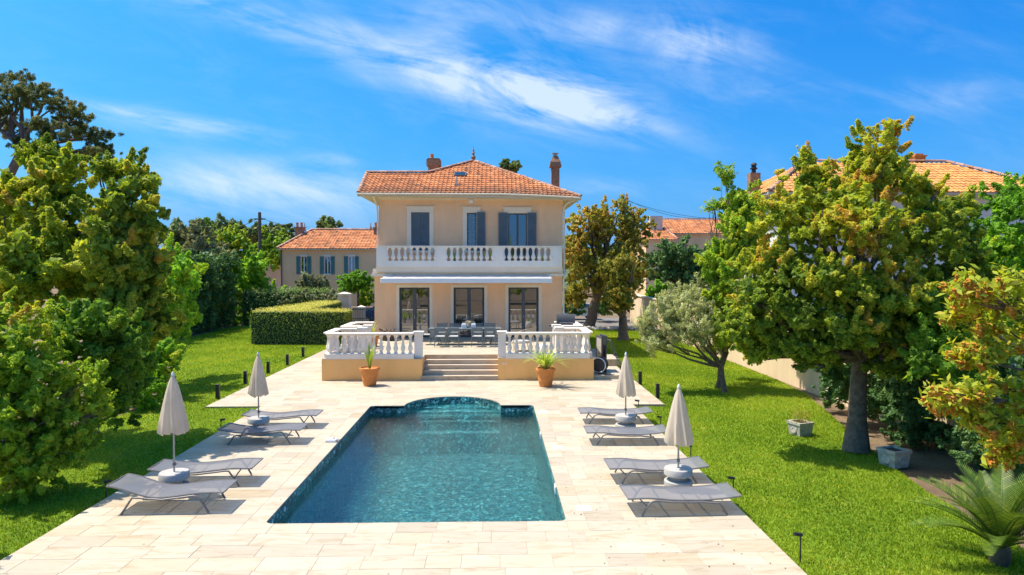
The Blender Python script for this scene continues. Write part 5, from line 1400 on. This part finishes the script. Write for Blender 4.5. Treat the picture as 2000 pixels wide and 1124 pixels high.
# ------------------------------------------------------------------ parasols on concrete drum tables
def parasol(label, px, Y, top_py, bot_py, label_t, ph=0.0):
    x = AT(px, 800, Y).x; zt, zb = AT(px, top_py, Y).z, AT(px, bot_py, Y).z
    D = empty('drum_table', (x, Y, 0), 0, label_t, 'table', 'concrete parasol tables')
    MB().lathe([(.26, 0), (.27, .02), (.27, .17), (.25, .19)], seg=28).build('base', M_conc, D, 40)
    MB().lathe([(.15, .191), (.15, .285)], seg=20).build('neck', M_conc, D, 40)
    MB().lathe([(.26, .286), (.272, .30), (.272, .405), (.262, .42), (.03, .421)], seg=28).build('disc', M_conc, D, 40)
    P = empty('parasol', (x, Y, .422), ph, label, 'parasol', 'closed cream parasols')
    o = .422
    MB().tube([(0, 0, 0), (0, 0, zt - o - .02)], .019, 10).build('pole', M_steel, P, 50)
    # folded canopy: pleated, slightly twisted, ragged hem
    h = zt - zb; seg = 32; v = []; f = []; prof = [(0.0, .02), (.04, .035), (.12, .07), (.3, .118), (.5, .158), (.7, .192), (.86, .215), (.96, .228), (1.0, .222)]
    r = random.Random(int(px)); ph_ = [r.uniform(0, 6.28) for _ in range(4)]
    for t, rad in prof:
        for k in range(seg):
            a = 2 * math.pi * k / seg + .25 * t
            pl_ = 1 + (.20 * t + .04) * math.cos(8 * (2 * math.pi * k / seg) + ph_[0]) + .06 * math.sin(2 * a + ph_[1]) + .04 * math.sin(3 * a + ph_[2])
            zz = zt - h * t + (.03 * math.cos(8 * (2 * math.pi * k / seg) + ph_[0]) + .018 * math.sin(3 * a)) * (t ** 4)
            v.append((rad * pl_ * math.cos(a), rad * pl_ * math.sin(a), zz - o))
    for i in range(len(prof) - 1):
        for k in range(seg): j = (k + 1) % seg; f.append((i * seg + k, i * seg + j, (i + 1) * seg + j, (i + 1) * seg + k))
    MB().add(v, f).build('canopy', M_parasol, P, 70)
    MB().lathe([(.03, 0), (.034, .02), (.022, .05), (.012, .075)], (0, 0, zt - o - .01), 10).build('finial', M_white_pl, P, 50)
    MB().lathe([(.03, 0), (.03, .06)], (0, 0, .12), 10).box(.03, .06, -.008, .008, .14, .155).build('clamp', M_alu, P)
parasol('nearer closed cream parasol of the left lounger row', 338.5, 13.1, 733, 845, 'concrete drum table under the nearer left parasol', .2)
parasol('farther closed cream parasol of the left lounger row', 505, 17.85, 693, 772, 'concrete drum table under the farther left parasol', .9)
parasol('nearer closed cream parasol of the right lounger row', 1325.5, 13.1, 757, 867, 'concrete drum table under the nearer right parasol', 1.7)
parasol('farther closed cream parasol of the right lounger row', 1222, 17.9, 693, 773, 'concrete drum table under the farther right parasol', 2.4)

# ------------------------------------------------------------------ terrace furniture
def chair(label, x, y, rz):
    C = empty('dining_chair', (x, y, TZ), rz, label, 'chair', 'grey metal dining chairs')
    m = MB()
    for k in range(6): m.box(-.22, .22, -.2 + k * .07, -.145 + k * .07, .43, .445)
    m.build('seat', M_fermob, C)
    MB().bbox(-.2, .2, -.19, .19, .446, .475, .012).build('cushion', M_cush, C)
    b = MB()
    for k in range(5): b.box(-.22, .22, .225 + k * .012, .237 + k * .012, .53 + k * .07, .585 + k * .07)
    b.build('backrest', M_fermob, C)
    for sx in (-1, 1):
        MB().tube([(sx * .25, -.2, 0), (sx * .25, -.2, .63), (sx * .25, -.15, .66), (sx * .25, .24, .66)], .013, 6).build('leg', M_fermob, C, 50)
        MB().tube([(sx * .24, .26, 0), (sx * .235, .2, .42), (sx * .235, .24, .6), (sx * .235, .285, .9)], .013, 6).build('leg', M_fermob, C, 50)
M_cush = simple('seat_pad', (0.5, 0.5, 0.48), 0.9, 0.06)
cy_front, cy_back = 30.2, 31.95
ordn = ['first', 'second', 'third', 'fourth']
for i, px in enumerate((860, 886, 932, 957)):
    chair(ordn[i] + ' chair from the left on the near side of the terrace table', AT(px, 660, cy_front).x, cy_front, math.pi)
for i, px in enumerate((863, 888, 933, 957.5)):
    chair(ordn[i] + ' chair from the left on the far side of the terrace table', AT(px, 650, cy_back).x, cy_back, 0.0)
chair('dining chair at the left end of the terrace table', AT(832, 655, 31).x, 31.05, R(90))
def table():
    x0, x1 = AT(838, 644, 31).x, AT(979, 644, 31).x; xc = (x0 + x1) / 2
    T = empty('dining_table', (xc, 31.08, TZ), 0, 'long grey metal dining table on the terrace', 'table'); h = (x1 - x0) / 2
    m = MB(); n = 9
    for k in range(n): m.box(-h, h, -.48 + k * .107, -.48 + k * .107 + .1, .725, .745)
    m.build('top', M_fermob, T); MB().box(-h + .1, h - .1, -.4, .4, .68, .72).build('apron', M_fermob, T)
    for sx in (-1, 1):
        for sy in (-1, 1): MB().tube([(sx * (h - .5), sy * .42, 0), (sx * (h - .3), sy * .3, .69)], .025, 8).build('leg', M_fermob, T)
    z = TZ + .746
    for px, lb in ((906, 'white lantern left of the flower vase on the terrace table'), (925, 'white lantern right of the flower vase on the terrace table')):
        x = AT(px, 640, 31).x; L = empty('lantern', (x, 31.0, z), 0, lb, 'lantern', 'white table lanterns')
        MB().bbox(-.1, .1, -.1, .1, 0, .2, .02).build('body', M_white_pl, L); MB().tube([(-.08, 0, .19), (-.06, 0, .27), (.06, 0, .27), (.08, 0, .19)], .008, 5).build('handle', M_steel, L)
    x = AT(915, 640, 31).x; v = empty('flower_vase', (x, 31.1, z), 0, 'small grey vase with white flowers in the middle of the terrace table', 'vase')
    MB().lathe([(.06, 0), (.09, .06), (.07, .14), (.05, .17)], seg=12).build('vase', M_conc, v, 50)
    P = rng.normal(size=(260, 3)) * np.array([.07, .07, .05]) + np.array([0, 0, .25]); link('flowers', leaves_mesh('flowers', P, unit(rng.normal(size=(260, 3))), np.full(260, .045), rng.random(260), L_flow), v)
L_flow = mat_foliage('flowers', [(0.0, (0.15, 0.2, 0.1)), (0.35, (0.55, 0.52, 0.48)), (1.0, (0.7, 0.68, 0.66))], .2, gain=1.0)
table()
def terrace_bits():
    # round wicker lounge chair
    c = G(1018, 688, TZ); W = empty('wicker_chair', (c.x, c.y + .4, TZ), R(200), 'round open wicker lounge chair at the right of the terrace', 'chair')
    ring = [(math.cos(a) * .42, math.sin(a) * .36, .36) for a in np.linspace(0, 2 * math.pi, 21)]; MB().tube(ring, .018, 6, cap=False).build('seat_ring', M_wicker, W)
    hoop = [(math.cos(a) * .46, .25 + .22 * math.sin(a), .40 + .52 * math.sin(a)) for a in np.linspace(-.1, math.pi + .1, 21)]; MB().tube(hoop, .02, 6).build('back_hoop', M_wicker, W, 50)
    s = MB()
    for k in range(1, 20): p = hoop[k]; a = math.pi * k / 20; s.tube([(math.cos(a) * .40, math.sin(a) * .34, .37), p], .007, 4)
    s.build('back_spokes', M_wicker, W)
    MB().lathe([(.36, .35), (.38, .38), (.36, .44), (.1, .46)], seg=18).build('cushion', M_cush, W, 50)
    for k in range(4): a = math.pi / 4 + k * math.pi / 2; MB().tube([(math.cos(a) * .3, math.sin(a) * .28, .36), (math.cos(a) * .36, math.sin(a) * .33, 0)], .014, 6).build('leg', M_wicker, W)
    # pouf
    c = G(1062, 690, TZ); tag(MB().lathe([(.16, 0), (.2, .08), (.2, .26), (.15, .36), (.02, .37)], (0, 0, 0), 16).build('side_stool', M_white_pl, None, 50, c), 'small white drum stool behind the right balustrade', 'stool')
    # grill under its cover
    c = AT(1104, 640, 31.0); Gr = empty('barbecue', (c.x, 30.75, TZ), 0, 'dark covered barbecue at the right end of the terrace', 'barbecue')
    MB().lathe([(.18, .95), (.33, .92), (.35, .62), (.36, .6)], seg=4).build('cart', M_bbq, Gr); v = MB()
    prof = [(-.04, .9), (-.01, 1.1), (.08, 1.3), (.2, 1.4), (.34, 1.36), (.46, 1.2), (.5, .9)]; n = len(prof)
    v.add([(-.4, y - .2, z) for y, z in prof] + [(.4, y - .2, z) for y, z in prof], [tuple(range(n)), tuple(range(2 * n - 1, n - 1, -1))] + [(i, i + 1, n + i + 1, n + i) for i in range(n - 1)]).build('lid', M_bbq, Gr, 40)
    MB().box(-.42, .42, -.24, .3, 0, .9).build('skirt', M_bbq, Gr); MB().tube([(-.3, -.25, 1.02), (-.3, -.3, 1.02), (.3, -.3, 1.02), (.3, -.25, 1.02)], .012, 6).build('handle', M_steel, Gr)
    MB().box(-.75, -.42, -.2, .25, .86, .9).build('side_shelf', M_bbq, Gr)
    # log basket by the wall
    c = AT(759, 648, 32.9); B = empty('log_basket', (c.x, 32.9, TZ), 0, 'dark basket of logs against the villa wall left of the first door', 'basket')
    MB().lathe([(.36, 0), (.42, .38), (.44, .4), (.39, .4)], seg=14).build('basket', M_wood, B); r = random.Random(2)
    for k in range(7): MB().tube([(-.3 + k * .08, r.uniform(-.2, .1), .4 + r.uniform(0, .06)), (-.3 + k * .09 + r.uniform(-.2, .2), r.uniform(0, .3), .47 + r.uniform(0, .1))], .045, 6).build('log', M_bark, B)
    # planter box with spiky plant by the left stair
    c = AT(727, 660, 30.4); B = empty('agave_planter', (c.x, 30.3, TZ), 0, 'spiky yellow green plant in a terracotta tub inside the left balustrade', 'plant')
    MB().lathe([(.22, 0), (.3, .42), (.33, .43), (.33, .5), (.28, .5)], seg=16).build('pot', M_terra, B, 40)
    blades(B, .46, 34, .75, .028, .55)
def blades(parent, z, n, L, w, spread, seed=1, tint=.65, name='leaves'):
    r = random.Random(seed); m = MB()
    for k in range(n):
        a = r.uniform(0, 6.283); s = spread * r.uniform(.25, 1.25); l = L * r.uniform(.6, 1.15); N_ = 5; pts = []
        d = Vector((math.cos(a), math.sin(a), 0)); sd = Vector((-math.sin(a), math.cos(a), 0)); v = []; f = []
        for i in range(N_):
            t = i / (N_ - 1); p = d * (.03 + s * l * t * (.5 + .5 * t)) + Vector((0, 0, z + l * t * (1 - .38 * s * t * t * 1.3))); ww = w * (1 - t ** 1.6) * .5 + .001
            v += [p - sd * ww, p + sd * ww]
        for i in range(N_ - 1): f.append((2 * i, 2 * i + 1, 2 * i + 3, 2 * i + 2))
        m.add(v, f, min(1, max(0, tint + r.gauss(0, .22))))
    m.build(name, L_yucca, parent)
terrace_bits()
def yucca(px, py, label, spread, n, seed, L):
    g = G(px, py); P = empty('potted_plant', tuple(g), 0, label, 'potted plant', 'terracotta pots flanking the steps')
    P.location.y += .22
    MB().lathe([(.22, 0), (.225, .02), (.262, .2), (.275, .21), (.272, .235), (.325, .56), (.36, .57), (.365, .66), (.335, .67), (.32, .62), (.30, .62)], seg=28).build('pot', M_terra, P, 35)
    MB().lathe([(.31, .6), (.02, .61)], seg=16).build('soil', M_soil, P)
    blades(P, .6, n, L, .05, spread, seed, .4)
yucca(720, 755.5, 'terracotta pot with upright sword leaved plant left of the steps', .3, 44, 3, 1.0)
yucca(1066.5, 757, 'terracotta pot with arching grassy plant right of the steps', 1.25, 110, 5, 1.0)
# plants on the balcony
for px, pot, lb, L in ((871, M_terra, 'leftmost potted plant behind the balcony balusters', .75), (887, M_blue_pot, 'potted plant in a blue pot left of the middle window on the balcony', .6), (941, M_blue_pot, 'potted plant in a blue pot right of the middle window on the balcony', .6), (955, M_terra, 'potted plant in a terracotta pot nearest the right balcony door', .7), (1062, M_terra, 'low potted plant at the right end of the balcony', .35)):
    x = AT(px, 500, 34.1).x; P = empty('balcony_plant', (x, 34.1, 4.3), 0, lb, 'potted plant', 'balcony pot plants')
    MB().lathe([(.13, 0), (.2, .35), (.22, .36), (.22, .42), (.18, .42)], seg=14).build('pot', pot, P, 40); blades(P, .38, 30, L, .045, .6, int(px), .3)

# ------------------------------------------------------------------ garden lights and small things
def bollard(px, py, lb):
    g = G(px, py, -.05); B = empty('bollard_light', tuple(g), 0, lb, 'bollard', 'black bollard lights along the patio')
    MB().bbox(-.06, .06, -.06, .06, 0, .40, .006).build('post', M_black, B); MB().box(-.05, .05, -.05, .05, .401, .43).build('lens', M_bbq, B); MB().bbox(-.06, .06, -.06, .06, .431, .5, .006).build('head', M_black, B)
for i, (x, y) in enumerate(((425.5, 780), (479.5, 751), (524, 730), (561.5, 714), (592, 698))): bollard(x, y, ['nearest', 'second', 'third', 'fourth', 'farthest'][i] + ' black bollard light along the left lawn edge')
for i, (x, y) in enumerate(((1284, 779), (1250, 752), (1202, 711))): bollard(x, y, ['nearest', 'middle', 'farthest'][i] + ' black bollard light along the right lawn edge')
def spike(px, py, h, lb, sg):
    g = G(px, py, -.05); S = empty('spike_light', tuple(g), 0, lb, 'spotlight', 'black spike spotlights')
    MB().tube([(0, 0, 0), (0, 0, h)], .012, 6).build('stake', M_black, S); MB().tube([(sg * -.02, 0, h + .005), (sg * .11, -.02, h + .03)], .028, 8).build('head', M_black, S)
for i, (x, y, h) in enumerate(((207.5, 977, .34), (432, 846, .34))): spike(x, y, h, ['spike spotlight beside the nearest left lounger', 'spike spotlight beside the third left lounger'][i], 1)
for i, (x, y, h) in enumerate(((1247, 803, .3), (1290.5, 834, .26), (1349, 897, .3), (1432, 961, .26), (1563, 1098, .4))): spike(x, y, h, ['spike spotlight by the farthest right lounger', 'spike spotlight by the third right lounger', 'spike spotlight beside the nearer right parasol', 'spike spotlight by the nearest right lounger head', 'spike spotlight in the grass at the lower right patio edge'][i], -1)
# stone planters
def planter(px, py, w, lb, plant):
    g = G(px, py, -.05); P = empty('stone_planter', tuple(g), R(18), lb, 'planter', 'square stone planters'); h = w * .82; k = w / 2; m = MB()
    m.add([(-k * .86, -k * .86, 0), (k * .86, -k * .86, 0), (k * .86, k * .86, 0), (-k * .86, k * .86, 0), (-k, -k, h * .82), (k, -k, h * .82), (k, k, h * .82), (-k, k, h * .82)], [(0, 3, 2, 1), (0, 1, 5, 4), (1, 2, 6, 5), (2, 3, 7, 6), (3, 0, 4, 7)])
    m.build('box', M_stone, P)
    e = k * 1.08; rim = MB()
    for a in ((-e, e, -e, -k * .8), (-e, e, k * .8, e), (-e, -k * .8, -k * .8 + .001, k * .8 - .001), (k * .8, e, -k * .8 + .001, k * .8 - .001)): rim.box(*a, h * .821, h)
    rim.build('rim', M_stone, P); MB().box(-k * .8, k * .8, -k * .8, k * .8, h * .75, h * .9).build('soil', M_soil, P)
    for a in range(4):
        d = MB().lathe([(k * .42, 0), (k * .42, .015), (k * .3, .02), (k * .28, .008)], seg=14).build('roundel', M_stone, P); q = a * math.pi / 2
        d.location = (math.sin(q) * k * .93, -math.cos(q) * k * .93, h * .42); d.rotation_euler = (R(86), 0, q)
    if plant:
        Pp = rng.normal(size=(500, 3)) * np.array([.14, .14, .1]) + np.array([0, 0, h + .14]); link('plant', leaves_mesh('plant', Pp, unit(rng.normal(size=(500, 3)) + np.array([0, 0, .6])), rng.uniform(.03, .06, 500), .5 + rng.normal(0, .2, 500), L_oakd), P)['kind'] = 'stuff'
planter(1563, 850, .44, 'square stone planter with a small shrub on the right lawn', True)
planter(1745.5, 910, .46, 'empty square stone planter right of the great oak trunk', False)
# sago palm at the lower right
def cycad():
    g = Vector((7.45, 9.75, -.09)); C = empty('sago_palm', tuple(g), 0, 'sago palm with stiff feathery fronds at the lower right corner', 'palm')
    MB().lathe([(.12, -.05), (.14, .1), (.13, .25), (.08, .34)], seg=14).build('trunk', M_wood, C, 60)
    r = random.Random(12); meshes = []
    for kind in range(3):
        m = MB(); N_ = 12; L = 1.35; el0 = (1.4, 1.1, .75)[kind]; pts = []
        p = Vector((.05, 0, .3)); el = el0
        for i in range(N_ + 1): pts.append(p.copy()); p += Vector((math.cos(el), 0, math.sin(el))) * (L / N_); el -= .075
        m.tube(pts, [.014 * (1 - .75 * i / N_) for i in range(N_ + 1)], 5, .3)
        for i in range(44):
            t = .1 + .9 * i / 44; q = t * N_; a = int(min(q, N_ - 1)); P0 = pts[a].lerp(pts[a + 1], q - a); tan = (pts[a + 1] - pts[a]).normalized(); nz = Vector((0, 1, 0)).cross(tan).normalized() * -1
            l = .2 * math.sin(math.pi * (.12 + .84 * t)) + .03
            for s in (-1, 1):
                d = (Vector((0, s, 0)) + tan * .65 + nz * .32).normalized(); w = tan * .0085
                m.add([P0 - w, P0 + w, P0 + d * l * .6 + w * .8, P0 + d * l, P0 + d * l * .6 - w * .8], [(0, 1, 2, 3, 4)], min(1, max(0, .5 + r.gauss(0, .2))))
        meshes.append(m.mesh('frond', L_cycad))
    for k in range(42):
        o = link('frond', meshes[k % 3], C); o.rotation_euler = (r.uniform(-.12, .12), r.uniform(-.1, .1), k * 2.39996 + r.uniform(-.2, .2)); s = r.uniform(.85, 1.12); o.scale = (s, s, s)
cycad()
# pool alarm box on the left coping, skimmer lids
g = G(640, 863); A = empty('pool_alarm', (PX0 - .16, g.y, .002), 0, 'white pool alarm box with its probe on the left pool edge', 'pool alarm')
MB().bbox(-.15, .13, -.1, .1, 0, .075, .02).build('housing', M_white_pl, A); MB().lathe([(.03, 0), (.03, .012)], (.06, 0, .075), 12).build('button', M_blue_pot, A)
MB().bbox(.13, .215, -.03, .03, .03, .06, .008).tube([(.2, 0, .04), (.2, 0, -.34)], .014, 8).build('probe', M_steel, A)
for px, py, lb in ((1140, 993, 'white skimmer lid set in the paving right of the pool front'), (1060, 804.5, 'white skimmer lid in the paving near the far right pool corner'), (1088, 875, 'white skimmer lid in the paving beside the right pool edge')):
    g = G(px, py); tag(MB().bbox(-.13, .13, -.13, .13, 0, .008, .004).build('skimmer_lid', M_white_pl, None, None, (g.x, g.y, .0016)), lb, 'lid', 'pool skimmer lids')
# folded pool things right of the terrace: leaning panels, hose reel, trolley
def pool_gear():
    x = TX1 + .33; z0 = .152
    r = empty('hose_reel', (x + .02, FYT + .75, z0), 0, 'round hose reel with pale rim at the right end of the terrace wall', 'hose reel')
    d = MB().lathe([(.22, -.2), (.3, -.2), (.3, -.15), (.2, -.14), (.2, .14), (.3, .15), (.3, .2), (.22, .2)], seg=22).build('drum', M_bbq, r, 40); d.location = (0, 0, .33); d.rotation_euler = (R(90), 0, R(-25))
    q = MB().tube([(math.cos(a) * .29, math.sin(a) * .29, .21) for a in np.linspace(0, 2 * math.pi, 25)], .022, 6, cap=False).build('rim', M_white_pl, r, 50); q.location = (0, 0, .33); q.rotation_euler = (R(90), 0, R(-25))
    MB().tube([(-.2, -.3, .05), (0, -.35, .0), (.2, -.3, .05), (.2, .2, .05), (.1, .3, .5)], .02, 6).build('stand', M_black, r)
    MB().tube([(-.05, -.15, .1), (-.1, -.35, .02), (.1, -.55, .015), (.4, -.6, .015), (.5, -.45, .015)], .012, 6).build('hose', M_black, r)
    for i, (dx, dy, h) in enumerate(((.08, 1.3, 1.42), (.26, 1.4, 1.46))):
        p = empty('folded_panel', (x + dx, FYT + dy, z0), R(8), ['grey folded screen panel leaning at the terrace end, left one', 'grey folded screen panel leaning at the terrace end, right one'][i], 'panel', 'leaning grey panels'); f = MB(); w = .4
        f.box(-.025, .025, -w, -w + .05, 0, h); f.box(-.025, .025, w - .05, w, 0, h); f.box(-.025, .025, -w + .05, w - .05, h - .06, h); f.box(-.025, .025, -w + .05, w - .05, 0, .06); f.build('frame', M_grey, p)
        MB().box(-.01, .01, -w + .05, w - .05, .06, h - .06).build('infill', M_stone if i == 0 else M_bbq, p)
    t = empty('pool_trolley', (x + .75, FYT + 1.2, z0), R(10), 'folding tubular trolley with black wheels beside the hose reel', 'trolley')
    MB().tube([(-.25, .3, 1.25), (0, .1, .6), (.2, -.25, .16)], .018, 6).tube([(-.25, -.1, 1.25), (0, -.2, .6), (.2, -.35, .16)], .018, 6).tube([(-.25, .3, 1.25), (-.25, -.1, 1.25)], .018, 6).tube([(.0, .1, .6), (0, -.2, .6)], .015, 6).build('frame', M_alu, t)
    for y in (-.4, -.18):
        w = MB().lathe([(.06, -.03), (.13, -.03), (.14, 0), (.13, .03), (.06, .03)], seg=16).build('wheel', M_rubber, t, 40); w.location = (.22, y, .145); w.rotation_euler = (R(90), 0, 0)
pool_gear()
# fallen leaves on the paving
def litter():
    n = 420; x = np.concatenate([rng.uniform(1.3, 4.3, 210), rng.uniform(-7, 4.2, 60)]); y = np.concatenate([rng.uniform(8.5, 19, 210), rng.uniform(8.5, 24, 60)])
    ok = ~((x > PX0 - .05) & (x < PX1 + .05) & (y > PY0 - .05) & (y < PY1 + AR)); x, y = x[ok], y[ok]; m = len(x)
    P = np.stack([x, y, np.full(m, .009)], 1); tag(link('fallen_leaves', leaves_mesh('fallen_leaves', P, unit(rng.normal(size=(m, 3)) * .18 + np.array([0, 0, 1.])), rng.uniform(.018, .045, m), rng.random(m), M_litter, .55)), 'small brown fallen leaves scattered over the paving', 'leaves', kind='stuff')
litter()
